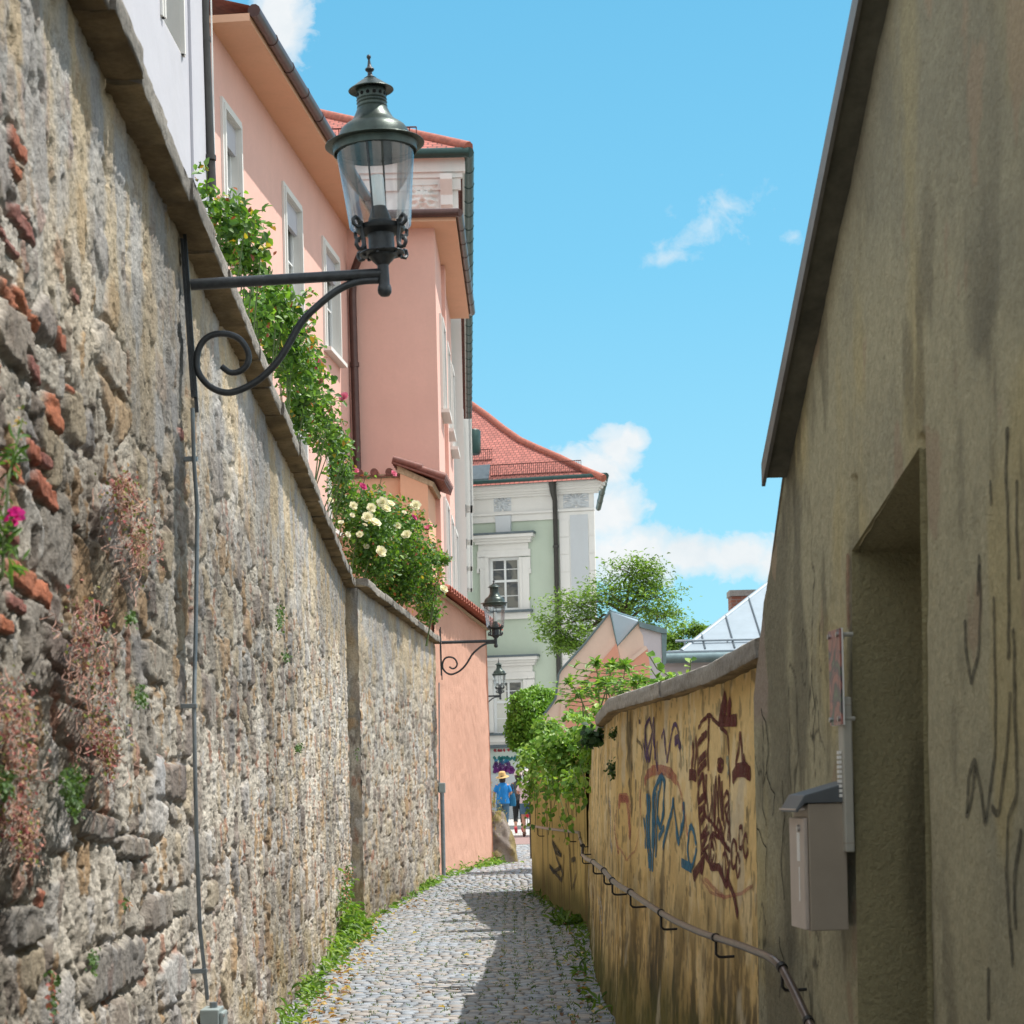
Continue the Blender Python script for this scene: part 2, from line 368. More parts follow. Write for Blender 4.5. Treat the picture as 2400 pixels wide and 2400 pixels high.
for (u,v,w,h,ro,c) in [(326,1848,24,47,0,(.46,.46,.46)),(299,1465,10,42,.1,(.47,.47,.48)),(330,1476,20,38,0,(.20,.16,.14)),(30,640,40,60,.2,(.24,.20,.17)),(180,1560,50,28,.3,(.17,.155,.145)),(250,1600,34,22,.2,(.24,.21,.18)),(40,1750,45,40,.1,(.19,.18,.17)),(215,1830,60,50,.1,(.20,.19,.185)),(300,1720,28,36,.1,(.25,.22,.19)),(155,1380,50,38,.2,(.25,.21,.18)),(110,1230,30,36,.4,(.24,.2,.18)),(340,1700,10,26,0,(.34,.32,.28)),(400,1690,10,28,0,(.4,.34,.25)),(210,680,26,50,.2,(.38,.34,.29)),(290,1250,22,40,.1,(.27,.24,.2))]:
    d0,z0=s1px(u-w,v); d1,_=s1px(u+w,v); _,za=s1px(u,v-h); _,zb=s1px(u,v+h); BIG.append(((d0+d1)/2,(za+zb)/2,abs(d1-d0)/2,abs(za-zb)/2,ro*.2,c))
def rubble(s,z,sd,ztop):
    ws=s+.14*(fbm(s*2.5,z*2.5,3,sd)-.5)+.05*(fbm(s*13,z*13,3,sd+3)-.5); wz=z+.10*(fbm(s*2.5,z*2.5,3,sd+9)-.5)+.04*(fbm(s*13,z*13,3,sd+13)-.5)
    f1,f2,cx,cy=worley(ws/np.where(s<8.6,.34,.24),wz/np.where(s<8.6,.24,.24),sd); ed=f2-f1; st=ss(.06,.28,ed)
    r1=_h(cx,cy,sd+21);r2=_h(cx,cy,sd+22);r3=_h(cx,cy,sd+23)
    low=fbm(s*.7,z*.7,3,sd+31); ex=ss(.50,.60,r1+.6*(low-.5)+np.where(s<8.6,.03,0)); m=st*ex
    g1,g2,dx,dy=worley(ws/.085+7,wz/.16,sd+40); q1=_h(dx,dy,sd+41); q2=_h(dx,dy,sd+42); sm=ss(.08,.25,g2-g1)*ss(.62,.68,q1)*(1-m)
    n1=fbm(s*11,z*4.5,4,sd+50); n2=fbm(s*40,z*13,5,sd+60,.65); n3=fbm(s*95,z*70,2,sd+70)
    top=ss(ztop-1.5,ztop-.5,z+.6*(fbm(s*.9,z*.9,3,sd+80)-.5))
    pit=ss(.63,.72,fbm(s*24,z*8,3,sd+90))
    h=.016*m*(.2+r2)+.007*sm+.024*(n1-.5)+(.029*(n2-.5)+.012*(n3-.5))*(1-.45*m)-.022*pit-.006*ss(.64,.70,fbm(s*55,z*30,2,sd+95))*(1-.5*top)*(1-.6*m)*(1-.7*top)-.012*(1-st)*ex*(1-top)
    h=h*(1-.35*top)
    c=mixc((.45,.405,.34),(.60,.55,.475),ss(.3,.7,fbm(s*3,z*3,5,sd+100)))
    c=mixc(c,(.25,.225,.195),.6*ss(.56,.72,fbm(s*6,z*6,4,sd+110)))
    pal=np.array([(.34,.31,.275),(.33,.28,.24),(.46,.385,.28),(.24,.20,.18),(.50,.48,.46),(.44,.29,.16),(.30,.285,.28),(.46,.38,.27)])
    c=c*(1-(m*.85)[:,None])+pal[(r3*7.999).astype(int)]*(m*.85)[:,None]
    pal2=np.array([(.42,.27,.14),(.22,.18,.155),(.50,.48,.46),(.36,.18,.12)]); c=c*(1-(sm*.8)[:,None])+pal2[(q2*3.999).astype(int)]*(sm*.8)[:,None]
    ct=mixc((.50,.40,.26),(.36,.36,.36),ss(.4,.62,fbm(s*3.5,z*1.6,4,sd+120))); c=c*(1-(.7*top)[:,None])+ct*(.7*top)[:,None]
    c=mixc(c,(.15,.13,.11),.5*pit*(1-top)); c=c*(1-.25*ss(.64,.70,fbm(s*55,z*30,2,sd+95))*(1-.5*top))[:,None]; c=mixc(c,(.2,.175,.15),.35*(1-st)*ex*(1-top))
    big=fbm(s*.45,z*.8,4,sd+140); c=c*(.70+.44*ss(.32,.62,big)*np.ones_like(s))[:,None]*(.84 if sd==2 else .97)
    if sd==1:
        for L,soft in ((BIG,0),(BR,1)):
            for (d0,z0,hl,hh,ro,k) in L:
                idx=np.where((abs(s-d0)<hl*1.6+.05)&(abs(z-z0)<hh*1.8+.05))[0]
                if not len(idx): continue
                a=s[idx]-d0; bq=z[idx]-z0; ca,sa=math.cos(ro),math.sin(-ro); x=(a*ca+bq*sa)/hl; y=(-a*sa+bq*ca)/hh
                nn=fbm(s[idx]*18,z[idx]*18,3,200)-.5; dd=np.maximum(abs(x),abs(y))*.75+.25*np.sqrt(x*x+y*y)+.55*nn
                mk=1-ss(.78,1.0,dd); ring=ss(.8,1.,dd)*(1-ss(1.05,1.35,dd))
                cc=np.array([(.40,.13,.075),(.46,.155,.08),(.30,.12,.10)][k]) if soft else np.array(k)
                cv=cc[None]*(.75+.5*fbm(s[idx]*30,z[idx]*30,3,210))[:,None]
                mk2=mk*(.9 if soft else .72); c[idx]=c[idx]*(1-mk2[:,None])+cv*mk2[:,None]
                h[idx]=h[idx]*(1-.6*mk)+(.010 if soft else .014)*mk-.016*ring
    mo=(1-ss(.1,.9,z-gz(s)))*ss(.45,.65,fbm(s*2.5,z*3,4,sd+130)); c=mixc(c,(.30,.23,.09),.55*mo)
    return h,c
def wallface(name,parent,x_of,yl,zb,ztop,sd,nx,nz,lean=0):
    yy=yl; zz=np.linspace(0,1,nz); S,T=np.meshgrid(yy,zz); zt=np.interp(S,yl,ztop); Z=zb+(zt-zb)*T
    h,c=rubble(S.ravel(),Z.ravel(),sd,float(np.mean(ztop)))
    X=np.interp(S.ravel(),yl,x_of)-lean*(Z.ravel()-1)
    i=len(yl); ny=np.gradient(x_of,yl); nrm=1/np.sqrt(1+ny**2); NX=np.interp(S.ravel(),yl,nrm); NY=np.interp(S.ravel(),yl,-ny*nrm)
    V=np.stack([X+h*NX,S.ravel()+h*NY,Z.ravel()],1)
    a=np.arange(nz-1)[:,None]*i+np.arange(i-1)[None]; q=np.stack([a,a+1,a+i+1,a+i],-1).reshape(-1,4)
    return fast(name,V,q,M['rubble'],parent,False,c)
TINT=[1]
def copingmesh(parent,line,ztops,w0,w1,th,seg,sd,name='coping',front=1):
    """row of slabs along plan line; w0 overhang to alley, w1 to the back"""
    V=[];C=[];Fq=[]
    L=[0]
    for a,b_ in zip(line[:-1],line[1:]): L.append(L[-1]+math.hypot(b_[0]-a[0],b_[1]-a[1]))
    tot=L[-1]; s=0; lx=[p[0] for p in line]; ly=[p[1] for p in line]; k=0
    while s<tot-.02:
        e=min(tot,s+seg*random.uniform(.8,1.25)); 
        if tot-e<.3: e=tot
        n=max(2,int((e-s)/.05)); jz=random.uniform(-.012,.012); jo=random.uniform(-.012,.012); tint=random.uniform(.85,1.15)*TINT[0]
        prof=[(w1,-th),(w1,0),(w1*.5,.006),(0,.006),(-w0*.5,.004),(-w0+.006,0),(-w0,-.006),(-w0,-th*.35),(-w0,-th*.7),(-w0+.002,-th+.003),(-w0+.006,-th),(-w0*.5,-th-.003),(0,-th),(w1*.5,-th)]
        m=len(prof); b0=len(V)
        for i in range(n+1):
            t=s+.006+(e-s-.012)*i/n; x=np.interp(t,L,lx); y=np.interp(t,L,ly); zt=np.interp(t,L,ztops)
            dx=np.interp(min(t+.05,tot),L,lx)-np.interp(max(t-.05,0),L,lx); dy=np.interp(min(t+.05,tot),L,ly)-np.interp(max(t-.05,0),L,ly); q=math.hypot(dx,dy); nx,ny=-dy/q*front,dx/q*front
            for j,(o,dz) in enumerate(prof):
                nn=float(fbm(np.array([t*9.]),np.array([j*1.7+k*3.]),3,sd)[0])-.5
                oo=o+jo+nn*.02*(1 if o<0 else .3); V.append((x+nx*oo,y+ny*oo,zt+jz+dz+nn*.02))
                g=tint*(.8+.5*float(fbm(np.array([t*3.]),np.array([j*.7]),3,sd+7)[0]))
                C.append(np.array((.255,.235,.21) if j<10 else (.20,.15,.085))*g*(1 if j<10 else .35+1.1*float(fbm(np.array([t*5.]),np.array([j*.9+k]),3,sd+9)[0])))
        for i in range(n):
            for j in range(m): Fq.append((b0+i*m+j,b0+i*m+(j+1)%m,b0+(i+1)*m+(j+1)%m,b0+(i+1)*m+j))
        cp=[tuple(b0+j for j in range(m)),tuple(b0+n*m+j for j in range(m))]
        for c_ in cp:
            V.append(tuple(np.mean([V[j] for j in c_],0))); C.append(np.array((.2,.18,.15))); ci=len(V)-1
            for j in range(m): Fq.append((c_[j],c_[(j+1)%m],ci,ci))
        s=e;k+=1
    tri=[f[:3] for f in Fq if f[2]==f[3]]; qd=[f for f in Fq if f[2]!=f[3]]
    return fast(name,np.array(V),[np.array(qd),np.array(tri)],M['coping'],parent,False,np.array(C))
w1=thing('stone_wall','tall rubble stone wall with stray red bricks, running along the left side of the alley','wall',(lw1(10),10,0))
yl=[-3.]; 
while yl[-1]<KY: yl.append(yl[-1]+(.05 if yl[-1]<4.3 else .0125*(yl[-1]/6)**1.25))
yl[-1]=KY; yl=np.array(yl)
ZT1=np.interp(yl,[-3,12,24.8],[4.07,4.07,4.07])
wallface('wall_face',w1,lw1(yl),yl,-.25,ZT1+.02,1,len(yl),560)
mb=MB(); mb.prism([(lw1(-3)-.17,-3,-.25),(lw1(KY)-.17,KY,-.25),(lw1(KY)-.5,KY,-.25),(lw1(-3)-.5,-3,-.25)],(0,0,4.3)); mb.build('wall_core',M['concrete'],w1)
copingmesh(w1,[(lw1(-3)-.02,-3),(lw1(KY)-.02,KY)],[4.17,4.17],.15,.42,.095,.75,5,front=1)
w2=thing('stone_wall','shorter far stretch of rubble stone wall carrying the second lamp, ending at the pink wall','wall',(-1.6,28.5,0))
yl2=[KY]
while yl2[-1]<E2[1]: yl2.append(yl2[-1]+.05)
yl2[-1]=E2[1]; yl2=np.array(yl2); x2=np.interp(yl2,[KY,E2[1]],[KX+.15,E2[0]])
wallface('wall_face',w2,x2,yl2,-.25,np.interp(yl2,[KY,E2[1]],[4.06,3.9]),2,len(yl2),260)
mb=MB(); mb.prism([(KX-.12,KY+.01,-.25),(E2[0]-.17,E2[1]-.01,-.25),(E2[0]-.5,E2[1]-.01,-.25),(KX-.5,KY+.01,-.25)],(0,0,4.1)); mb.build('wall_core',M['concrete'],w2)
copingmesh(w2,[(KX+.14,KY+.0),(E2[0]-.02,E2[1]+.05)],[4.16,3.99],.14,.42,.10,.8,6)
A_,Z_=np.meshgrid(np.linspace(-.25,1,14),np.linspace(-.25,4.06,150)); a_=A_.ravel();z_=Z_.ravel(); h_,c_=rubble(a_*.2+40,z_,2,4.06); x_=KX+.15*a_-.0*z_
k=np.arange(149)[:,None]*14+np.arange(13)[None]; fast('wall_end',np.stack([x_+np.where(a_>.95,h_,0)*.3,KY+.0-h_*.5,z_],1),np.stack([k,k+1,k+15,k+14],-1).reshape(-1,4),M['rubble'],w2,False,c_)
# terrace behind the wall
V=np.array([(lw1(-3)-.3,-3,3.7),(lw1(KY)-.3,KY,3.7),(E2[0]-.3,E2[1],3.6),(-1.2,37,3.4),(-40,37,3.4),(-40,-3,3.7)])
tag(fast('terrace',V,np.array([[0,1,2,3,4,5]]),M['soil']),kind='structure')
# ================================================================ street lamps
K=.0003566
def lz(y): return (3166-y)*K*(.945 if y<3050 else 1)
def make_lamp():
    root=thing('street_lamp','large nearest wall lantern on a scrolled iron bracket at upper left','street lamp',(0,0,0),group='wall lanterns along the alley')
    L=.893
    def part(mb,name,mat,sm=40,parent=root,bevel=0): return mb.build(name,mat,parent,sm,True,bevel)
    mb=MB().box((-.012,-.025,-.50),(.0,.025,.215)); mb.box((0,-.006,-.60),(.016,.006,.25))
    mb.box((-.012,-.02,-.53),(.012,.02,-.5)); part(mb,'wall_plate',M['iron'],30)
    for z in (.12,-.42):
        mb=MB().tube([(0,.018,z),(.014,.018,z)],.01,8); part(mb,'bolt',M['iron'],30)
    part(MB().tube([(.02,0,0),(L*.5,0,0),(L,0,0)],[.0265,.025,.0245],14),'arm',M['iron'],50)
    pts=[(1560,470),(1400,490),(1250,560),(1100,680),(980,800),(880,960),(780,1110),(650,1240),(520,1320),(400,1355),(290,1320),(210,1230),(190,1130),(220,1010),(290,930),(400,905),(510,940),(570,1040),(560,1130),(500,1190),(430,1200),(370,1155)]
    pts=[((x-155)*.000618,(540-.083*(x-155)-y)*.000618) for x,y in pts]; pts[0]=(pts[0][0],-.03)
    sp=[]   # catmull-rom
    for i in range(len(pts)-1):
        p0,p1,p2,p3=[np.array(pts[max(0,min(len(pts)-1,i+k))]) for k in (-1,0,1,2)]
        for t in np.linspace(0,1,6)[:-1]:
            q=.5*((2*p1)+(-p0+p2)*t+(2*p0-5*p1+4*p2-p3)*t*t+(-p0+3*p1-3*p2+p3)*t**3); sp.append((q[0],0,q[1]))
    sp.append((pts[-1][0],0,pts[-1][1])); part(MB().tube(sp,np.linspace(.0175,.014,len(sp)),10),'scroll',M['iron'],60)
    c=(L,0,0)
    prof=lambda pr:[(w*K,lz(y)) for w,y in pr]
    post=MB().lathe([(0,lz(3475)),(.02,lz(3465)),(.03,lz(3430)),(.0325,lz(3385)),(.03,lz(3340)),(.025,lz(3310)),(.0255,lz(3250)),(.0255,lz(3050))],c,20); part(post,'post',M['iron'],50)
    cup=MB().lathe(prof([(70,3060),(85,3040),(110,3010),(135,2985),(150,2960),(175,2935),(180,2905),(285,2902),(292,2890),(285,2876),(175,2868),(165,2860),(165,2620),(215,2600),(300,2580),(312,2560),(312,2515),(255,2512),(0,2512)]),c,36); part(cup,'lantern_base',M['iron'],35)
    for k in range(6):
        w=k*math.pi/3+.3; x,y=L+.235*K*1000*math.cos(w),.235*K*1000*math.sin(w)
        part(MB().tube([(x,y,lz(2935)),(x,y,lz(2895))],.009,8),'bolt',M['iron'],30)
    for k in range(4):
        w=math.pi/4+k*math.pi/2; sp=[]
        S=[(int(345+(a_-345)*1.15),int(2690+(b_-2690)*1.2)) for a_,b_ in (( 330,2530),(345,2580),(400,2600),(450,2570),(455,2520),(415,2490),(370,2510),(350,2560),(330,2640),(310,2740),(315,2800),(350,2850),(400,2850),(430,2810),(420,2765),(385,2760))]
        sp=[(L+r*K*math.cos(w),r*K*math.sin(w),lz(y)) for r,y in S]
        part(MB().tube(sp,.0095,6),'volute',M['iron'],60)
    hood=MB().lathe(prof([(190,830),(196,842),(190,856),(200,880),(225,940),(262,1010),(300,1055),(360,1095),(410,1140),(440,1195),(458,1260),(470,1310),(520,1335),(600,1352),(631,1362),(634,1370),(626,1376),(545,1380),(535,1400),(535,1480),(522,1482),(520,1400),(400,1330),(150,1200)]),c,48); part(hood,'hood',M['patina'],35)
    ch=MB().lathe(prof([(190,600),(188,640),(188,730),(196,742),(188,754),(188,770),(197,785),(188,800),(190,830)]),c,40); chn=part(ch,'chimney',M['patina'],35)
    for k in range(14):
        w=k*2*math.pi/14; r=189*K; mbh=MB().tube([(L+(r-.004)*math.cos(w),(r-.004)*math.sin(w),lz(682)),(L+(r+.0012)*math.cos(w),(r+.0012)*math.sin(w),lz(682))],.0085,10)
        part(mbh,'vent_hole',M['void'],30,chn)
    cap=MB().lathe(prof([(60,432),(78,440),(120,470),(170,508),(215,545),(255,575),(286,598),(290,606),(284,612),(230,600),(180,590)]),c,40); part(cap,'cap',M['patina'],35)
    fin=MB().lathe(prof([(0,104),(18,110),(28,128),(28,145),(18,165),(14,180),(22,240),(34,286),(52,296),(60,312),(52,330),(34,342),(28,360),(32,395),(60,420),(80,434)]),c,20); part(fin,'finial',M['iron'],50)
    gl=MB().lathe(prof([(498,1440),(494,1490),(470,1720),(430,2100),(392,2505),(386,2520)]),c,48); part(gl,'glass',M['glass'],60)
    for w in (-1.75,1.39):
        r0,r1=506*K,400*K; part(MB().tube([(L+r0*math.cos(w),r0*math.sin(w),lz(1470)),(L+r1*math.cos(w),r1*math.sin(w),lz(2515))],.0048,6),'rod',M['iron'],50)
    part(MB().lathe(prof([(160,2512),(158,2450),(120,2330),(92,2235),(0,2232)]),c,24),'bulb_socket',M['iron'],40)
    part(MB().lathe(prof([(84,2240),(84,1830),(74,1800),(40,1785),(0,1782)]),c,20),'bulb',M['lampwhite'],50)
    return root
m,nt,b,o=newmat('void'); b.inputs['Base Color'].default_value=(.004,.004,.004,1); b.inputs['Roughness'].default_value=1; M['void']=m
lamp=make_lamp()
a,z=fr1.px(437,668,.03); q=fr1.p(a,.03,z)
lamp.location=q; lamp.scale=(1,1,.965); lamp.rotation_euler=(0,R(-2.6),R(2))
l2=copy_tree(lamp); l2.scale=(1,1,1); l2.location=P(1032,1506,32.25); l2.rotation_euler=(0,R(-.6),R(3)); l2['label']='second lantern, on the end of the stone wall in front of the pink wall'
l3=copy_tree(lamp); l3.scale=(1,1,1); q=P(1172.5,1632.5,55.5); l3.location=(q.x-.893,55.5,q.z); l3.rotation_euler=(0,R(-1.5),R(1)); l3['label']='farthest, smallest lantern, half hidden behind the edge of the pink wall'
# conduit below lamp 1
cn=thing('conduit','thin grey cable conduit running down the stone wall below the nearest lantern','conduit',tuple(fr1.pt(460,1600,.05)))
pts=[(363,770),(366,870),(372,960),(371,1080),(369,1200),(366,1330),(368,1450),(371,1580),(377,1750),(389,1862),(391,1885)]
path=[fr1.pt(u*1.2422,v*1.2422,.06) for u,v in pts]; MB().tube(path,.0092,8).build('pipe',M['conduit'],cn,60)
for u,v in ((367,866),(366,1332),(385,1832)):
    q=fr1.pt(u*1.2422,v*1.2422,.06); MB().box((q.x-.06,q.y-.014,q.z-.01),(q.x+.013,q.y+.014,q.z+.01)).build('clip',M['conduit'],cn,bevel=.002)
q=fr1.pt(404*1.2422,1915*1.2422,.07); jb=thing('junction_box','grey plastic junction box at the foot of the conduit on the stone wall','junction box',tuple(q))
MB().box((q.x-.05,q.y-.1,q.z-.16),(q.x+.035,q.y+.07,q.z+.035)).build('box',M['boxgrey'],jb,bevel=.006)
MB().box((q.x+.035,q.y-.085,q.z-.14),(q.x+.055,q.y+.05,q.z+.02)).build('lid',M['boxgrey'],jb,bevel=.008)
MB().tube([(q.x,q.y-.01,q.z+.03),(q.x,q.y-.01,q.z+.06)],.018,10).build('gland',M['conduit'],jb,50)
for dy in (-.075,.035): MB().tube([(q.x+.05,q.y+dy,q.z+.005),(q.x+.06,q.y+dy,q.z+.005)],.008,8).build('screw',M['steel'],jb,40)
c2=thing('conduit','grey drain conduit at the left edge of the pink wall beside the second lantern','conduit',tuple(P(1036,2045,32.35)))
MB().tube([P(1029,1600,32.3),P(1030,1840,32.3)],.012,6).build('pipe',M['conduit'],c2,60)
MB().tube([P(1036,1850,32.3),P(1040,2052,32.3)],.035,10).build('pipe',M['conduit'],c2,60)
q=P(1035,1845,32.3); MB().box(q-Vector((.05,.04,.09)),q+Vector((.06,.05,.07))).build('box',M['boxgrey'],c2,bevel=.01)
# ================================================================ yellow wall
def xw(y,z): return rw(y)+.04*np.asarray(z)
def ydisp(y,z): 
    return .035*(fbm(y*1.6,z*.6,3,300)-.5)+.012*(fbm(y*6,z*4+3,3,305)-.5)+.012*(fbm(y*20,z*9,3,310)-.5)
def ycol(y,z):
    c=mixc((.70,.49,.205),(.79,.58,.28),ss(.35,.65,fbm(y*1.1,z*.8,5,320)))
    c=mixc(c,(.50,.33,.13),.55*ss(.5,.66,fbm(y*3.5,z*1.6,6,325))); c=mixc(c,(.88,.74,.48),.5*ss(.55,.66,fbm(y*7,z*3.2,5,326)))
    low=1-ss(.25,1.35,z-gz(y)+.5*(fbm(y*3,z*1.2,4,331)-.5))
    c=mixc(c,(.30,.20,.075),.8*low*ss(.3,.6,fbm(y*2.2,z*.8,5,334)))
    c=mixc(c,(.075,.06,.035),.9*low*ss(.46,.60,.6*fbm(y*6,z*1.8,6,335)+.4*fbm(y*16,z*6,4,336)))
    c=mixc(c,(.13,.10,.06),.6*ss(.60,.68,fbm(y*20,z*9,4,337)))
    c=mixc(c,(.055,.05,.04),.8*ss(.60,.72,fbm(y*7,z*2.2+5,5,340))*ss(.5,.7,fbm(y*.9,z*.9,3,341)))
    c=mixc(c,(.10,.105,.03),.8*(1-ss(.1,.55,z-gz(y)+.3*(fbm(y*2,z*2,3,345)-.5))))
    c=mixc(c,(.62,.54,.40),.6*ss(.68,.76,fbm(y*3.3,z*1.7+9,5,350)))
    return c
def grid(name,parent,Y,Z,xf,cf,mat,xoff=0):
    """Y,Z 2-D arrays (rows z, columns y)"""
    y=Y.ravel();z=Z.ravel(); X=xf(y,z); V=np.stack([X,y,z],1); n=Y.shape[1];m=Y.shape[0]
    a=np.arange(m-1)[:,None]*n+np.arange(n-1)[None]; q=np.stack([a,a+1,a+n+1,a+n],-1).reshape(-1,4)
    return fast(name,V,q,mat,parent,True,cf(y,z))
M['yellow']=attrmat('weathered ochre render',.92,.14,22,.45,.008,.15,70)
M['drab']=attrmat('drab render',.92,.2,60,.9,.008,.15,130)
yw=thing('garden_wall','ochre rendered wall with blue and dark red graffiti and dark coping, right of the alley','wall',(.9,12,0))
ycols=[8.3]
while ycols[-1]<22.4: ycols.append(ycols[-1]+.018*(ycols[-1]/8.5)**1.4)
ycols[-1]=22.4; ycols=np.array(ycols); T=np.linspace(0,1,250)
Y,T2=np.meshgrid(ycols,T); zt=np.interp(Y,[8.3,15.2,15.4,22.4],[2.05,2.03,2.0,1.98]); Z=-.2+(zt+.2)*T2
grid('wall_face',yw,Y,Z,lambda y,z:xw(y,z)-ydisp(y,z),ycol,M['yellow'])
line=[(float(y),float(rw(y))) for y in (8.3,10,12.8,14,16,19,22.4,23.1)]
mb=MB(); mb.prism([(x+.2,y,-.2) for y,x in line]+[(x+.42,y,-.2) for y,x in line[::-1]],(.0,0,2.17)); mb.build('wall_core',M['concrete'],yw)
cl=[(float(rw(y))+.075,float(y)) for y in (15.2,14,12.8,11,9.5,8.42)]
M['coping_r']=M['coping']
TINT[0]=1.5; copingmesh(yw,cl[::-1],[2.165,2.12,2.11,2.11,2.10,2.08],.075,.38,.088,2.6,8,front=-1)
cl2=[(float(rw(y))+.075,float(y)) for y in (22.3,19,17,15.25)]
copingmesh(yw,cl2[::-1],[2.03,2.03,2.03,2.03],.03,.38,.06,1.4,9,front=-1); TINT[0]=1
yf=thing('garden_wall','far ochre wall return with a black tag, half covered by climbing leaves','wall',(.55,26,0))
frY=Frame(FWA,FWB)
A_,Z_=np.meshgrid(np.linspace(0,frY.L,190),np.linspace(-.2,2.05,130))
def fwp(a,z,o):
    a=np.asarray(a); h=.02*(fbm(a*1.2,z*.5,3,400)-.5)+.008*(fbm(a*9,z*5,3,401)-.5)+o
    return np.stack([frY.A.x+frY.t.x*a+frY.n.x*h,frY.A.y+frY.t.y*a+frY.n.y*h,z],-1)
a=A_.ravel();z=Z_.ravel(); n=A_.shape[1]; q=np.arange(A_.shape[0]-1)[:,None]*n+np.arange(n-1)[None]; q=np.stack([q,q+1,q+n+1,q+n],-1).reshape(-1,4)
c=mixc((.66,.48,.19),(.55,.39,.145),ss(.35,.65,fbm(a*1.2,z*.6,5,410))); c=mixc(c,(.08,.085,.03),.8*(1-ss(.1,.6,z-.0+.4*(fbm(a*2,z*2,3,411)-.5)))); c=mixc(c,(.16,.11,.05),.7*ss(.58,.7,fbm(a*7,z*.6,4,412)))
fast('wall_face',fwp(a,z,0),q,M['yellow'],yf,True,c)
mb=MB(); B=[(FWA[0],FWA[1]+.2),(FWB[0],FWB[1]),(FWB[0]+.45,FWB[1]+.05),(FWA[0]+.5,FWA[1]+.2)]; 
mb.prism([frY.p(.1,-.06,-.2),frY.p(frY.L,-.03,-.2),frY.p(frY.L,-.45,-.2),frY.p(.1,-.45,-.2)],(0,0,2.25)); mb.build('wall_core',M['yell2'] if 'yell2' in M else plaster('ochre render plain',(.46,.33,.13),(.12,.1,.05),.4),yf)
copingmesh(yf,[(frY.p(0,0,0).x+.05,frY.p(0,0,0).y),(frY.p(frY.L,0,0).x+.02,frY.L+FWA[1]-.2)],[2.13,2.13],.05,.42,.08,1.3,11,front=-1)
# ---- graffiti strokes
def hit(u,v,off=.0):
    x,z=ray(u,v); d=np.linspace(22.3,7,1500); zz=CZ+z*d; f=x*d-(xw(d,zz)-off); i=np.where((f[1:]>0)&(f[:-1]<=0))[0]
    i=i[0] if len(i) else int(np.argmin(abs(f))); return d[i],zz[i]
def ribbon(V,Fq,pl,w,surf,taper=True):
    pl=np.array(pl,float); seg=np.r_[0,np.cumsum(np.hypot(*np.diff(pl,axis=0).T))]; n=max(4,int(seg[-1]/.010)); t=np.linspace(0,seg[-1],n)
    a=np.interp(t,seg,pl[:,0]);z=np.interp(t,seg,pl[:,1])
    k=np.ones(5)/5
    if n>12:
        ap=np.pad(a,2,'edge');zp=np.pad(z,2,'edge'); a=np.convolve(ap,k,'valid');z=np.convolve(zp,k,'valid')
    da=np.gradient(a);dz=np.gradient(z);q=np.hypot(da,dz)+1e-9; nx=-dz/q;nz=da/q
    ww=w*(1+.25*(fbm(t*9,t*0+len(V),2,77)-.5)); 
    if taper: ww=ww*np.clip(np.minimum(t,seg[-1]-t)/(.6*w)+.35,0,1)
    b=len(V)
    for s in (-1,0,1):
        V.extend(surf(a+nx*ww*s,z+nz*ww*s).tolist())
    for s in (0,1):
        for i in range(n-1): Fq.append((b+s*n+i,b+s*n+i+1,b+(s+1)*n+i+1,b+(s+1)*n+i))
def paint(name,c,al=1):
    m,nt,b,o=newmat(name); v=coords(nt); c=np.array(c)
    nt.links.new(mix(nt,ramp(nt,noise(nt,9,6,.7,v),[(.35,0),(.7,1)]),tuple(c*.8),tuple(c*1.3)),b.inputs['Base Color']); b.inputs['Roughness'].default_value=.7; b.inputs['Specular IOR Level'].default_value=.2
    t=nt.nodes.new('ShaderNodeBsdfTransparent'); x=nt.nodes.new('ShaderNodeMixShader')
    f=ramp(nt,noise(nt,38,8,.75,v),[(.3,max(0,al-.35)),(.6,al)]); nt.links.new(f,x.inputs[0]); nt.links.new(t.outputs[0],x.inputs[1]); nt.links.new(b.outputs[0],x.inputs[2]); nt.links.new(x.outputs[0],o.inputs[0]); return m
ysurf=lambda y,z: np.stack([xw(y,z)-ydisp(y,z)-.004,y,z],-1)
Z6=lambda x,y:(1350+x*.2588,1500+y*.2588)
Z7=lambda x,y:(1200+x/2.576,1850+y/2.576)
def graf(parent,label,colr,strokes,conv,w,al=.95,surf=ysurf,hitf=hit):
    V=[];Fq=[]
    for s in strokes:
        ww=w; st=s
        if isinstance(s,tuple) and isinstance(s[0],float): ww=s[0]; st=s[1]
        ribbon(V,Fq,[hitf(*conv(*p)) for p in st],ww,surf)
    o=fast('graffiti',np.array(V),np.array(Fq),paint('paint '+label,colr,al),parent,True); o['label']=label; return o
def ell(cx,cy,rx,ry,n=18,a0=0): return [(cx+rx*math.cos(a0+2*math.pi*i/n),cy+ry*math.sin(a0+2*math.pi*i/n)) for i in range(n+1)]
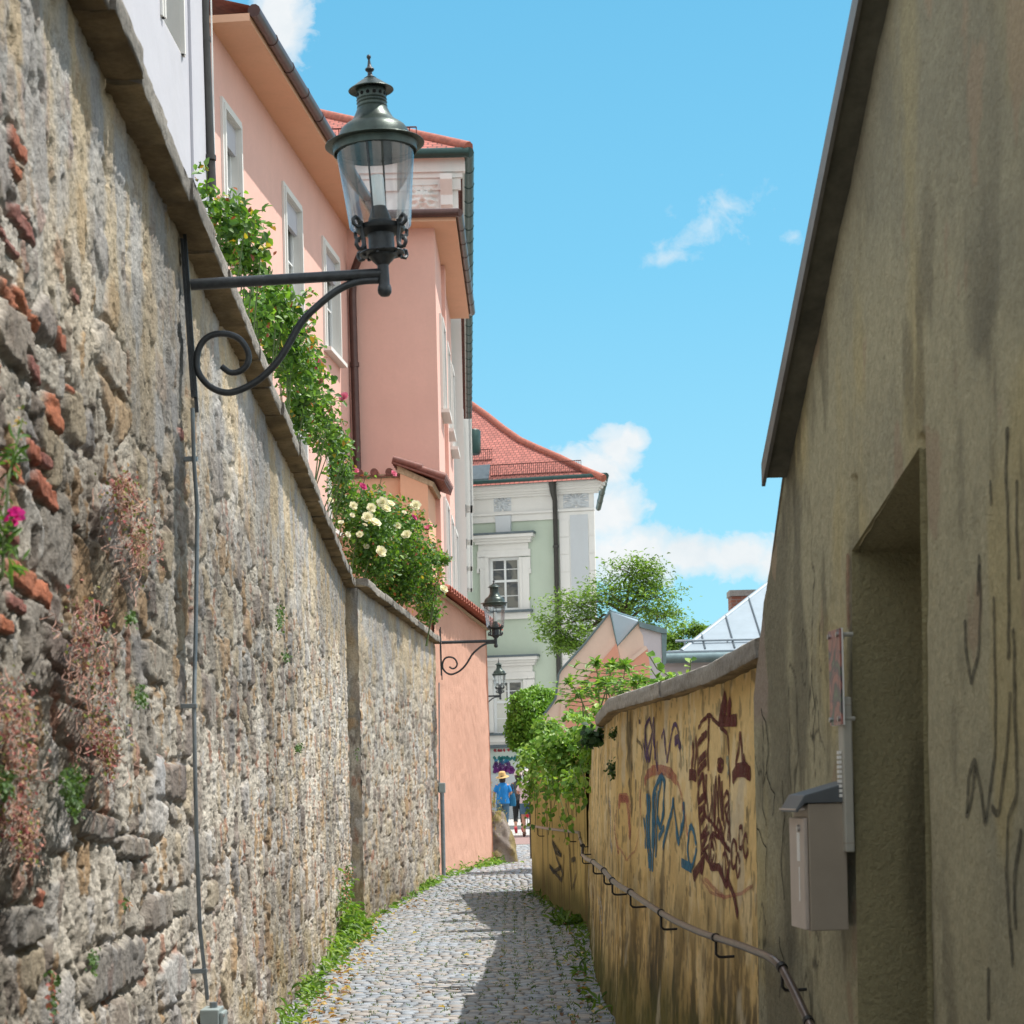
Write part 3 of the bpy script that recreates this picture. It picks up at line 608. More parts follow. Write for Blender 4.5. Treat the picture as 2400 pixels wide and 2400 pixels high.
red=[[(1125,800),(1170,730),(1215,675),(1290,760),(1370,850)],[(1215,680),(1210,900),(1205,1200)],[(1130,900),(1120,1200),(1130,1500),(1140,1932)],[(1370,850),(1385,1150),(1395,1500),(1405,1850)],
 [(1195,1200),(1190,1450),(1185,1500)],[(1225,1200),(1235,1500),(1240,1900)],
 (.02,[(1130,940),(1205,840)]),(.02,[(1130,1110),(1200,1020)]),(.02,[(1120,1210),(1200,1100)]),(.02,[(1125,1310),(1175,1215),(1180,1420)]),(.02,[(1130,1470),(1190,1400)]),(.02,[(1130,1560),(1190,1500)]),(.02,[(1140,1660),(1190,1555)]),(.02,[(1140,1800),(1200,1680)]),(.02,[(1150,1900),(1200,1760)]),
 (.012,ell(1307,1135,24,52)),(.010,ell(1305,1140,7,14)),
 [(1255,1290),(1265,1700),(1270,1220),(1295,1600),(1298,1210),(1330,1650),(1330,1260)],[(1340,1700),(1345,1420),(1370,1360),(1380,1460),(1350,1520),(1395,1750)],
 [(1240,1900),(1250,1740),(1400,1900)],[(1265,1650),(1280,1800),(1310,1680),(1320,1850),(1350,1700)],[(1280,1720),(1290,1600),(1330,1720)]]
low=[ell(1215,375,22,100),ell(1215,380,9,60),ell(1292,470,18,90),ell(1340,390,12,90),ell(1362,460,12,75),ell(1378,290,12,70),ell(1410,340,12,75),[(1140,0),(1150,520)],[(1145,300),(1200,260)],[(1145,400),(1200,330)],[(1175,160),(1230,220),(1320,380)],[(1245,0),(1250,200),(1290,330),(1300,600)],[(1270,0),(1285,250),(1310,80),(1310,320)],(.02,[(1150,520),(1170,380),(1210,470),(1260,470),(1300,590),(1320,420)]),[(1180,20),(1195,200),(1215,30),(1230,240)],
 (.03,[(1100,530),(1140,470),(1165,430)]),(.022,[(1305,540),(1340,640),(1365,780)])]
gr1=graf(yw,'dark red graffiti tower with shapes and letters around it',(.10,.018,.018),red,Z6,.0115)
graf(yw,'dark red scribble continuing under the tower',(.10,.018,.018),low,Z7,.0105)
blob=[(.03,[(1020,1225),(1060,1215),(1115,1235)]),(.025,[(1050,1200),(1075,1020),(1060,900)]),(.03,[(1085,1190),(1110,1000),(1100,850)]),(.03,[(1290,720),(1360,735),(1450,725)]),(.035,[(1310,700),(1335,560),(1350,480)]),(.03,[(1380,700),(1385,580),(1400,545)]),(.022,[(1345,690),(1360,540)]),(.02,[(1300,690),(1320,640)]),(.035,[(1410,1260),(1450,1180),(1540,1170),(1580,1225)]),(.014,[(1440,1160),(1470,960),(1482,830),(1500,960),(1515,1140)]),(.02,[(1515,1150),(1528,1040),(1545,1160)])]
graf(yw,'dark red filled spires beside the graffiti tower',(.11,.018,.018),blob,Z6,.02)
blue=[[(805,150),(825,480)],[(825,30),(835,500)],[(850,20),(852,505)],[(880,0),(870,420)],[(862,10),(862,300)],[(905,360),(940,200),(968,65),(985,190),(1000,330),(1040,170),(1035,70)],(.018,ell(1088,345,30,125)),[(1020,440),(1090,480)]]
graf(yw,'blue graffiti letters',(.02,.14,.25),blue,Z7,.024,.95)
blue2=[[(640,1380),(640,1900)],[(655,1380),(655,1900)],[(685,1900),(690,1400),(740,1270),(775,1225),(795,1300),(790,1550),(760,1700),(735,1600),(745,1400),(775,1230)],[(610,1600),(620,1900)],[(745,1800),(790,1690)]]
graf(yw,'blue upper letter strokes',(.02,.14,.25),blue2,Z6,.021,.95)
purple=[[(600,880),(640,1110),(625,800),(660,700),(680,830),(640,1000),(655,1110),(685,820),(705,700),(712,1100)],[(690,820),(735,1190),(735,900)],[(768,900),(790,800),(800,950),(815,1115),(845,880),(870,770),(900,760),(920,850),(945,990)],(.03,[(880,930),(910,890),(945,980)]),[(570,720),(575,760)]]
graf(yw,'purple graffiti scrawl near the wall top',(.075,.035,.12),purple,Z6,.014,.9)
pink=[(.03,[(620,1300),(640,1220),(690,1180),(780,1175),(860,1220),(910,1280)]),[(910,1280),(950,1400),(990,1600),(1010,1800)],(.03,[(400,1540),(400,1430),(450,1430),(470,1600),(490,1800)]),[(370,1210),(375,1300)],[(390,1500),(360,1700),(400,1932)],[(330,1000),(338,1080)],[(575,1300),(585,1650)]]
graf(yw,'faded pink graffiti arch',(.42,.10,.09),pink,Z6,.012,.6)
pk2=[[(640,60),(640,300),(690,430),(740,370),(770,200)],(.02,[(655,50),(700,60),(715,300)]),[(1150,540),(1200,620),(1290,650),(1380,630),(1450,580)],(.012,[(1165,540),(1290,655)]),[(490,480),(495,800)]]
graf(yw,'faded pink lower lines',(.42,.12,.10),pk2,Z7,.008,.5)
blk=[(.03,[(470,1250),(490,1500),(500,1600)]),(.025,[(510,930),(500,1200)]),(.03,[(540,1250),(530,1560)]),[(545,900),(590,960),(610,1100),(590,1400)],[(560,700),(570,760)],(.02,[(290,1400),(310,1700),(340,1900)]),[(1555,1500),(1550,1640)],[(1000,1080),(1010,1200)]]
graf(yw,'grey black smudged strokes',(.05,.042,.035),blk,Z6,.012,.6)
wht=[(.03,[(585,60),(600,200),(615,380)]),[(520,620),(560,900)],(.02,[(535,640),(555,760)])]
graf(yw,'white scraped streaks',(.6,.55,.48),wht,Z7,.02,.6)
teal=[(.02,[(1360,1060),(1375,1130),(1378,1220)]),[(955,940),(975,1080),(960,1150)],[(1030,860),(1045,960)],[(1050,1420),(1060,1560)]]
graf(yw,'turquoise dabs',(.10,.28,.32),teal,Z6,.009,.6)
def hitF(u,v): return frY.px(u,v)
ZL=lambda x,y:(700+x*.38820,1900+y*.38820)
graf(yf,'black tag on the far ochre wall',(.03,.028,.025),[[(1535,180),(1555,250),(1590,270),(1540,190),(1560,280),(1600,380),(1590,420),(1520,330),(1545,370),(1590,340)],[(1605,260),(1600,400)],[(1635,200),(1640,330),(1650,480),(1640,210)],[(1650,300),(1675,290),(1680,380),(1660,470)],(.05,[(1578,172),(1580,180)])],ZL,.03,.8,surf=lambda a,z:fwp(a,z,.012),hitf=hitF)
# ================================================================ drab rendered house on the right
def yedge(z): return np.interp(z,[1.9,2.2,2.77],[8.52,8.36,7.95])
def gtop(y): return np.where(y>4.6,2.77+.845*(7.92-y),2.77+.845*(7.92-4.6)-.845*(4.6-y))
def xg(y,z): return 1.814-.0925*y+.01*z
def gdisp(y,z): return .03*(fbm(y*1.3,z*.9,3,500)-.5)+.008*(fbm(y*14,z*10,3,501)-.5)
def gcol(y,z):
    c=mixc((.48,.435,.29),(.36,.335,.24),ss(.35,.65,fbm(y*1.3,z*1.0,5,510)))
    c=mixc(c,(.52,.44,.24),.8*ss(.52,.68,fbm(y*2.6,z*1.0,5,511)))
    c=mixc(c,(.16,.148,.11),.7*ss(.48,.64,fbm(y*3.6,z*1.0+4,5,512))*ss(.36,.58,fbm(y*.8+3,z*.6,3,513))); c=mixc(c,(.10,.09,.065),.45*ss(.56,.70,fbm(y*9,z*1.9,5,515))*ss(.45,.6,fbm(y*1.2,z*.7,3,516))); c=c*(.82+.36*fbm(y*45,z*38,3,517))[:,None]
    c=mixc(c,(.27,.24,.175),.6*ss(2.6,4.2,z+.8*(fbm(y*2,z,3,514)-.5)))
    cr_=abs(fbm(y*2.6,z*1.1,4,520)-.5); c=mixc(c,(.045,.04,.03),.75*(1-ss(.0,.012,cr_))*ss(7.1,7.5,y)*(1-ss(2.3,2.8,z)))
    fl=ss(8.28,8.33,y+.14*(fbm(z*6,y*6,3,521)-.5))*ss(1.75,1.85,z)*(1-ss(2.2,2.35,z)); c=mixc(c,(.36,.29,.24),.9*fl)
    fl=ss(.70,.74,fbm(y*5,z*2.0+2,5,522)); c=mixc(c,(.42,.32,.22),.7*fl)
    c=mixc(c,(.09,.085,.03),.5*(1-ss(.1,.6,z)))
    return c
gh=thing('rendered_house','drab olive rendered gable house with deep doorway and raking roof edge on the right','house',(1.4,5,0))
parts=[]
ewob=lambda z,sd: .05*(fbm(np.asarray(z)*1.7,np.asarray(z)*0+sd,3,540+sd)-.5)*(1-ss(2.0,2.3,np.asarray(z)))
def gpart(y0,y1,lowf,n,nz,far=False):
    t=np.linspace(0,1,n); k=np.linspace(0,1,nz); TT,KK=np.meshgrid(t,k)
    Yb=y0+(y1-y0)*TT; zl=lowf(Yb)
    if far:
        Z=-.2+(2.77+.2)*KK; yfz=yedge(Z); Y=y0+(yfz-y0)*TT; top=gtop(np.minimum(Y,7.93)); Z=-.2+(top+.2)*KK; Y=y0+(yedge(np.minimum(Z,2.77))-y0)*TT; top=gtop(np.minimum(Y,7.93)); Z=-.2+(top+.2)*KK; Y=Y+ewob(Z,1)*(1-TT)**6
    else:
        Y=Yb; Z=zl+(gtop(Y)-zl)*KK
        if y1==6.13: Y=Y+ewob(Z,2)*TT**40
    return Y,Z
lint=lambda y: 2.33+(6.93-y)/.8*.23
VV=[];QQ=[];CC=[]
for Y,Z in (gpart(6.93,8.5,lambda y:y*0-.2,110,330,True),gpart(6.13,6.93,lint,70,150),gpart(-3,6.13,lambda y:y*0-.2,420,330)):
    y=Y.ravel();z=Z.ravel(); n=Y.shape[1]; b=sum(len(v) for v in VV)
    h=gdisp(y,z); ed=np.exp(-np.minimum(abs(y-6.93),abs(y-6.13))/.03)*(z<2.6)*.02
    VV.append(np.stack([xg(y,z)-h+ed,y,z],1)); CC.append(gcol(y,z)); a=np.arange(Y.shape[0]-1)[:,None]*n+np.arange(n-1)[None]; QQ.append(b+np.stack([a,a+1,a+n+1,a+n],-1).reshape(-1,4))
# reveals
def reveal(p0,p1,p2,p3,n,m):
    p0,p1,p2,p3=map(np.array,(p0,p1,p2,p3)); S,T_=np.meshgrid(np.linspace(0,1,n),np.linspace(0,1,m)); S=S.ravel()[:,None];T_=T_.ravel()[:,None]
    q=(p0*(1-S)+p1*S)*(1-T_)+(p3*(1-S)+p2*S)*T_; b=sum(len(v) for v in VV); wb_=ewob(q[:,2],1 if p0[1]>6.5 else 2)*(1-S[:,0])
    if abs(p0[1]-p1[1])<.1 and p2[1]-p1[1]>-.3: q[:,1]+=wb_
    VV.append(q)
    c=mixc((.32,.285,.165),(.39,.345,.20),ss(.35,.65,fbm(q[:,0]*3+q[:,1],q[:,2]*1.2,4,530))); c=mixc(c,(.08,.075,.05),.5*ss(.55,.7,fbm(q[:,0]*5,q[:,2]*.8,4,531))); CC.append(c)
    a=np.arange(m-1)[:,None]*n+np.arange(n-1)[None]; QQ.append(b+np.stack([a,a+1,a+n+1,a+n],-1).reshape(-1,4))
x0=xg(6.93,2.3)-.004; x1=xg(6.13,2.5)-.004; D=.62
reveal((xg(6.93,0)-.004,6.93,-.2),(x0+D,6.95,-.2),(x0+D,6.95,2.31),(x0,6.93,2.34),30,90)
reveal((xg(6.13,0)-.004,6.13,-.2),(x1+D,6.11,-.2),(x1+D,6.11,2.31),(x1,6.13,2.56),30,90)
reveal((x0,6.93,2.34),(x0+D,6.95,2.31),(x1+D,6.11,2.31),(x1,6.13,2.56),30,30)
# far corner return (faces up the alley)
zz=np.linspace(-.2,2.77,30); ye=yedge(zz); b=sum(len(v) for v in VV); VV.append(np.concatenate([np.stack([xg(ye,zz)-.005,ye,zz],1),np.stack([xg(ye,zz)+3,ye,zz],1)])); CC.append(np.tile((.30,.25,.19),(60,1))); k=np.arange(29); QQ.append(b+np.stack([k,k+1,k+31,k+30],-1))
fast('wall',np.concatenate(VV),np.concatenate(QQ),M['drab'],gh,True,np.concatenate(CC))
MB().box((x0+D-.02,6.05,-.1),(x0+D+.05,7.0,2.4)).build('door',plain('old dark door',(.05,.035,.025),.6,0,.3,8),gh)
def slab(y0,z0,y1,z1,th,ox,x2,name,mat):
    X=lambda y:1.814-.0925*y-ox
    MB().add([(X(y0),y0,z0),(X(y1),y1,z1),(x2,y1,z1),(x2,y0,z0),(X(y0),y0,z0+th),(X(y1),y1,z1+th),(x2,y1,z1+th),(x2,y0,z0+th)],[(0,1,2,3),(7,6,5,4),(0,4,5,1),(1,5,6,2),(2,6,7,3),(3,7,4,0)]).build(name,mat,gh)
M['soffdark']=plain('stained soffit board',(.095,.088,.065),.85,0,.35,9,.2,30); M['vergemetal']=plain('verge flashing',(.16,.15,.14),.45,.4,.2,8)
ze=2.77+.83*(7.93-7.72)-.06; zr=2.77+.845*(7.92-4.6)
slab(7.93,zr-.845*3.33-.012,4.6,zr-.012,.03,.05,5,'soffit_board',M['soffdark']); slab(7.935,zr-.845*3.335+.02,4.6,zr+.02,.07,.052,5,'roof',M['slate'])
slab(-1,zr-.845*5.6,4.6,zr,.1,.055,5,'roof',M['slate'])
# flashing strip on the rake
X=lambda y:1.814-.0925*y-.064
mb=MB(); za=zr-.845*3.34-.035; zb_=za+.845*3.34
mb.add([(X(7.94),7.94,za),(X(4.6),4.6,zb_),(X(4.6)+.014,4.6,zb_),(X(7.94)+.014,7.94,za),(X(7.94),7.94,za+.09),(X(4.6),4.6,zb_+.09),(X(4.6)+.014,4.6,zb_+.09),(X(7.94)+.014,7.94,za+.09)],[(0,1,2,3),(7,6,5,4),(0,4,5,1),(1,5,6,2),(2,6,7,3),(3,7,4,0)]); mb.build('verge_flashing',M['vergemetal'],gh)
# black marker lines on the drab wall
def hitg(u,v):
    x,z=ray(u,v); d=1.814/(x+.0925)
    for _ in range(4): d=(1.814+.01*(CZ+z*d))/(x+.0925)
    return d,CZ+z*d
gs=lambda y,z: np.stack([xg(y,z)-gdisp(y,z)-.003,y,z],-1)
D_=lambda x,y:(x*1.2422,y*1.2422)
gk=[[(1821,1165),(1826,1230),(1834,1293),(1848,1235),(1853,1130),(1850,1060)],[(1850,1040),(1847,1130)],[(1880,1120),(1878,1400),(1860,1560),(1848,1480),(1840,1430),(1828,1470),(1825,1545),(1835,1500),(1842,1440)],[(1870,1520),(1885,1540),(1900,1430),(1910,1300)],[(1906,800),(1902,900),(1908,1060),(1905,1250)],[(1915,1180),(1920,1500),(1905,1540),(1900,1640),(1912,1830)],[(1922,900),(1928,1100)],[(1872,905),(1874,955)],[(1930,1560),(1915,1660),(1918,1760)],[(1866,1820),(1866,1931)]]
graf(gh,'thin black marker loops on the olive wall',(.03,.03,.025),gk,D_,.012,.6,surf=gs,hitf=hitg)
graf(gh,'faded red smear beside the doorway',(.25,.07,.05),[(.02,[(1600,1040),(1598,1130),(1601,1190)])],D_,.02,.45,surf=gs,hitf=hitg)
ck=[[(1440,1330),(1452,1400),(1447,1450),(1462,1500),(1458,1560)],[(1447,1450),(1440,1520),(1455,1580)],[(1475,1470),(1480,1540),(1472,1640),(1480,1720)],[(1530,1270),(1535,1340),(1530,1420)],[(1430,1560),(1450,1600),(1445,1700)],[(1470,1760),(1480,1830),(1470,1900)],[(1490,1560),(1505,1640),(1498,1730)]]
o=graf(gh,'dark branching cracks in the olive render',(.03,.027,.02),[[(u+random.uniform(-2,2),v+random.uniform(-4,4)) for (ua,va),(ub,vb) in zip(st[:-1],st[1:]) for k in range(4) for u,v in [(ua+(ub-ua)*k/4,va+(vb-va)*k/4)]] for st in ck],D_,.0042,.85,surf=gs,hitf=hitg); o.name='crack'
# ================================================================ things fixed to the drab wall
frG=Frame((1.814-.0925*9,9),(1.814-.0925*4,4))    # along runs toward the camera
ga=lambda y:(9-y)*math.sqrt(1+.0925**2)
mbx=thing('mailbox','taupe metal mailbox with dark sloping lid mounted beside the doorway','mailbox',tuple(frG.p(ga(7.04),.08,1.03)))
a0,a1=ga(7.15),ga(6.93); z0,z1=1.03,1.47
MB().fbox(frG,(a0,.02,z0),(a1,.155,z1)).build('body',M['mail'],mbx,bevel=.004)
MB().fbox(frG,(a0+.004,.156,z0+.004),(a1-.004,.172,z1-.05)).build('door',M['mailfront'],mbx,bevel=.004)
mb=MB(); pr=[(a0-.008,.0,z1+.075),(a0-.008,.0,z1+.002),(a0-.008,.165,z1+.002),(a0-.008,.195,z1-.03),(a0-.008,.20,z1-.02),(a0-.008,.168,z1+.03)]
mb.prism([frG.p(*q) for q in pr],frG.t*(a1-a0+.016)); mb.build('lid',M['mailtop'],mbx,bevel=.003)
MB().fbox(frG,(a0-.006,.169,z1-.022),(a1+.006,.204,z1-.016)).build('lid_flap',M['mailfront'],mbx)
lk=MB().tube([frG.p(a1-.06,.17,z1-.085),frG.p(a1-.06,.182,z1-.085)],.012,12).build('lock',M['steel'],mbx,40)
MB().fbox(frG,(a1-.1,.1715,z1-.2),(a1-.06,.1735,z1-.1)).build('sticker',M['lampwhite'],mbx)
MB().fbox(frG,(a1-.08,.1715,z1-.34),(a1-.07,.1735,z1-.22)).build('sticker',M['lampwhite'],mbx)
ic=thing('intercom','tall beige intercom panel with a row of buttons at the doorway edge','intercom',tuple(frG.p(ga(7.02),.02,1.28)))
b0,b1=ga(6.965),ga(6.90); MB().fbox(frG,(b0,.0,1.30),(b1,.034,1.835)).build('housing',M['inter'],ic,bevel=.006)
for i in range(10): MB().fbox(frG,(b0+.02,.035,1.49+i*.0165),(b1-.02,.046,1.501+i*.0165)).build('button',M['lampwhite'],ic)
for z in (1.33,1.805): MB().fbox(frG,(b0-.001,.0005,z),(b1+.001,.0355,z+.003)).build('seam',M['mail'],ic)
sg=thing('wall_sign','small screwed picture sign standing off the olive wall above the intercom','sign',tuple(frG.p(ga(7.1),.03,1.77)))
s0,s1=ga(7.04),ga(6.885)
m,nt,b,o=newmat('sign print'); v=coords(nt); f=noise(nt,9,4,.6,v,1.2); nt.links.new(ramp(nt,f,[(.3,(.03,.03,.06)),(.45,(.40,.17,.14)),(.55,(.08,.07,.10)),(.65,(.1,.16,.1)),(.75,(.35,.36,.3))]),b.inputs['Base Color']); b.inputs['Roughness'].default_value=.3; M['print']=m
mb=MB().fbox(frG,(s0,.036,1.74),(s1,.042,2.07)); mb.build('board',M['print'],sg); MB().fbox(frG,(s0-.002,.03,1.738),(s1+.002,.0355,2.072)).build('backing',M['lampwhite'],sg)
for a in (s0+.02,s1-.02):
    for z in (1.76,2.05):
        MB().tube([frG.p(a,-.01,z),frG.p(a,.0295,z)],.008,8).build('spacer',M['inter'],sg,40); MB().tube([frG.p(a,.0425,z),frG.p(a,.05,z)],.009,8).build('screw',M['steel'],sg,40)
# ================================================================ handrail
hr=thing('handrail','bent brown metal handrail on brackets along the ochre and olive walls','handrail',(.8,10,.3))
pp=[frY.pt(*Z7(x,y),.085) for x,y in ((110,220),(240,240),(342,252),(405,260))]
nr=[(412,300),(428,340),(425,395),(450,420),(490,437),(555,490),(605,550),(660,590),(715,620),(800,680),(900,745),(980,792),(1060,830),(1140,865),(1230,895),(1310,920),(1400,950),(1470,978),(1540,1005)]
for x,y in nr:
    d,z=hit(*Z7(x,y),.09); u,v=Z7(x,y); xx,_=ray(u,v); pp.append(Vector((xx*d,d,z)))
for x,y,d in ((1590,1035,7.78),(1630,1075,7.72),(1665,1140,7.66),(1710,1230,7.6),(1790,1400,7.45),(1850,1540,7.3)): u,v=Z7(x,y); pp.append(P(u,v,d))
RAILP=pp
MB().tube(pp,.0165,12).build('rail',M['rail'],hr,60)
for x,y in ((155,226),(342,250)):
    q=frY.pt(*Z7(x,y),.085); nn=frY.n
    MB().tube([q-Vector((0,0,.015)),q-Vector((0,0,.11)),q-Vector((0,0,.13))-nn*.02,q-Vector((0,0,.13))-nn*.1],.008,6).build('bracket',M['railiron'],hr,60)
brk=[(412,300),(428,340),(425,395),(490,437),(555,490),(605,550),(715,620),(900,745),(1230,895)]
def bracket(q,nrm,t):
    dn=Vector((0,0,-1)); o=MB().tube([q+dn*.014,q+dn*.075,q+dn*.088+nrm*.012,q+dn*.09+nrm*.03,q+dn*.086+nrm*.135],.0065,8).build('bracket',M['railiron'],hr,60)
    MB().tube([q-t*.011,q+t*.011],.0215,12).build('clamp',M['railiron'],o,40)
for x,y in brk:
    u,v=Z7(x,y); d,z=hit(u,v,.09); xx,_=ray(u,v); q=Vector((xx*d,d,z)); i=min(range(len(pp)),key=lambda k:(pp[k]-q).length); t=(pp[min(i+1,len(pp)-1)]-pp[max(i-1,0)]).normalized(); bracket(q,Vector((1,.1,0)).normalized(),t)
for i in (len(pp)-5,len(pp)-2):
    q=pp[i]; t=(pp[min(i+1,len(pp)-1)]-pp[i-1]).normalized(); bracket(q,Vector((1,.1,0)).normalized(),t)
# ================================================================ building helpers
def holed(mb,fr,a0,a1,z0,z1,holes,rec=.15,out=0):
    A=sorted({a0,a1}|{h for q in holes for h in q[:2] if a0<h<a1}); Z=sorted({z0,z1}|{h for q in holes for h in q[2:4] if z0<h<z1})
    for i in range(len(A)-1):
        for j in range(len(Z)-1):
            ca,cz=(A[i]+A[i+1])/2,(Z[j]+Z[j+1])/2
            if any(h[0]<ca<h[1] and h[2]<cz<h[3] for h in holes): continue
            mb.quad(fr.p(A[i],out,Z[j]),fr.p(A[i+1],out,Z[j]),fr.p(A[i+1],out,Z[j+1]),fr.p(A[i],out,Z[j+1]))
    for h in holes:
        b0,b1,y0,y1=h[:4]; o=out-rec
        for p,q in (((b0,y0),(b1,y0)),((b1,y0),(b1,y1)),((b1,y1),(b0,y1)),((b0,y1),(b0,y0))):
            mb.quad(fr.p(p[0],out,p[1]),fr.p(q[0],out,q[1]),fr.p(q[0],o,q[1]),fr.p(p[0],o,p[1]))
    return mb
def window(root,fr,a0,a1,z0,z1,rec=.15,cols=2,split=.55,bars=1,sur=.12,proud=.04,sill=.1,shutter=0,curtain=0,out=0,fw=.06,surmat='cream',sillmat='cream'):
    o=out-rec; mb=MB(); B=lambda *q: mb.fbox(fr,(q[0],o+.005,q[2]),(q[1],o+.055,q[3]))
    B(a0,a0+fw,z0,z1);B(a1-fw,a1,z0,z1);B(a0+fw,a1-fw,z0,z0+fw);B(a0+fw,a1-fw,z1-fw,z1)
    zs=z0+(z1-z0)*split
    if split: mb.fbox(fr,(a0+fw,o+.005,zs-.045),(a1-fw,o+.07,zs+.045))
    for c in range(1,cols):
        a=a0+(a1-a0)*c/cols; mb.fbox(fr,(a-.04,o+.006,z0+fw),(a+.04,o+.06,z1-fw))
    rows=[(z0,zs),(zs,z1)] if split else [(z0,z1)]
    for r0,r1 in rows:
        for k in range(1,bars+1):
            z=r0+(r1-r0)*k/(bars+1); mb.fbox(fr,(a0+fw,o+.007,z-.015),(a1-fw,o+.045,z+.015))
    w=mb.build('window',M['frame'],root)
    MB().quad(fr.p(a0,o+.02,z0),fr.p(a1,o+.02,z0),fr.p(a1,o+.02,z1),fr.p(a0,o+.02,z1)).build('pane',M['pane'],w)
    if curtain:
        m2=MB()
        m2.quad(fr.p(a0+.1,o+.0215,z0+.1),fr.p(a0+(a1-a0)*.42,o+.0215,z0+.1),fr.p(a0+(a1-a0)*.42,o+.0215,z0+(z1-z0)*curtain),fr.p(a0+.1,o+.0215,z0+(z1-z0)*curtain)); m2.build('curtain',M['curtain'],w)
    ml=MB(); t_=.012
    for q in ((a0,a0+t_,z0,z1),(a1-t_,a1,z0,z1),(a0,a1,z1-t_,z1),(a0,a1,z0,z0+t_)): ml.fbox(fr,(q[0]+.001,o+.002,q[2]+.001),(q[1]-.001,out-.001,q[3]-.001))
    ml.build('reveal',M[surmat],w)
    if shutter: MB().fbox(fr,(a0+.01,out-.09,z1-(z1-z0)*shutter),(a1-.01,out-.03,z1-.002)).build('roller_shutter',M['white'],w)
    if sur:
        m2=MB(); e=.0
        m2.fbox(fr,(a0-sur,out-.01,z0-e),(a0,out+proud,z1)); m2.fbox(fr,(a1,out-.01,z0-e),(a1+sur,out+proud,z1)); m2.fbox(fr,(a0-sur,out-.01,z1),(a1+sur,out+proud,z1+sur))
        m2.fbox(fr,(a0-sur*.5,out-.01,z0),(a0-.004,out+proud*1.6,z1)); m2.fbox(fr,(a1+.004,out-.01,z0),(a1+sur*.5,out+proud*1.6,z1)); m2.fbox(fr,(a0-sur*.5,out-.01,z1+.002),(a1+sur*.5,out+proud*1.6,z1+sur*.5))
        m2.build('surround',M[surmat],w)
    if sill: MB().fbox(fr,(a0-sur,out-.02,z0-.07),(a1+sur,out+sill,z0-.004)).build('sill',M[sillmat],w)
    return w
def gutter(pts,r,mat,root,name='gutter',ring=1.0):
    mb=MB().tube(pts,r,10)
    for p,q in zip(pts[:-1],pts[1:]):
        p=Vector(p);q=Vector(q); L=(q-p).length; n=int(L/ring)
        for i in range(1,n): 
            c=p+(q-p)*(i/n); t=(q-p).normalized(); mb.tube([c-t*.02,c+t*.02],r*1.1,10)
    return mb.build(name,mat,root,50)
def tiles(mb,fr,a0,a1,step,o0,z0,o1,z1,r=.08,n=6):
    """half-round tiles running down from (o0,z0) to (o1,z1)"""
    a=a0
    while a<a1:
        for jj,(rr,dz) in enumerate(((r,0),)):
            vs=[];
            for (o,z,s) in ((o0,z0,.85),(o1,z1,1.0)):
                for k in range(n+1):
                    w=math.pi*k/n; vs.append(fr.p(a+rr*s*math.cos(w),o,z+rr*s*math.sin(w)+dz))
            m=n+1; fs=[(k,k+1,m+k+1,m+k) for k in range(n)]; mb.add(vs,fs)
            vs2=[]
            for (o,z,s) in ((o0,z0,.7),(o1,z1,.82)):
                for k in range(n+1):
                    w=math.pi*k/n; vs2.append(fr.p(a+rr*s*math.cos(w),o,z+rr*s*math.sin(w)+dz))
            mb.add(vs2,fs); mb.add(vs[m:]+vs2[m:],[(k,k+1,m+k+1,m+k) for k in range(n)])
            # pan tile between
            vs=[]
            for (o,z) in ((o0,z0),(o1,z1-.01)):
                for k in range(n+1):
                    w=math.pi+math.pi*k/n; vs.append(fr.p(a+step/2+r*.9*math.cos(w),o,z+.03+.5*r*math.sin(w)))
            mb.add(vs,[(k,k+1,m+k+1,m+k) for k in range(n)])
        a+=step
    return mb
# ================================================================ low pink wall under the second lantern
pw=thing('pink_wall','rough salmon rendered wall with a red tile coping, lit by the sun beside the second lantern','wall',(-.8,34.4,0))
frP=Frame(PWA,PWB)
zl,zr_=4.83,4.46
yy=np.linspace(0,frP.L,160); A_,T_=np.meshgrid(yy,np.linspace(0,1,150)); zt=zl+(zr_-zl)*A_/frP.L; Z_=-.3+(zt+.3)*T_
a=A_.ravel();z=Z_.ravel(); h=.06*(fbm(a*1.1,z*.6,3,600)-.5)+.02*(fbm(a*9,z*6,3,601)-.5)-.03*np.exp(-(frP.L-a)/.06)
V=np.stack([frP.A.x+frP.t.x*a+frP.n.x*h,frP.A.y+frP.t.y*a+frP.n.y*h,z],1); n=160; q=np.arange(149)[:,None]*n+np.arange(159)[None]; q=np.stack([q,q+1,q+n+1,q+n],-1).reshape(-1,4)
fast('wall_face',V,q,M['pinkB'],pw,True)
mb=MB(); mb.add([frP.p(a_,o,z_) for a_,z_ in ((0,-.3),(frP.L-.01,-.3),(frP.L-.01,zr_),(0,zl)) for o in (-.06,-.5)],[(0,2,4,6),(1,7,5,3),(0,1,3,2),(2,3,5,4),(4,5,7,6),(6,7,1,0)]); mb.build('wall_core',M['pinkB'],pw)
MB().add([frP.p(frP.L-.008,-.5,-.3),frP.p(frP.L-.008,.02,-.3),frP.p(frP.L-.008,-.02,zr_),frP.p(frP.L-.008,-.5,zr_)],[(0,1,2,3)]).build('wall_end',M['pinkB'],pw)
class Tilt:   # frame whose z follows the wall top
    def __init__(s,fr,z0,z1): s.fr=fr;s.z0=z0;s.z1=z1
    def p(s,a,o,z): return s.fr.p(a,o,s.z0+(s.z1-s.z0)*a/s.fr.L+z)
tf=Tilt(frP,zl,zr_); mb=tiles(MB(),tf,.05,frP.L-.02,.17,-.5,.17,.27,-.05,.078); mb.build('tile_coping',M['tilered'],pw,50)
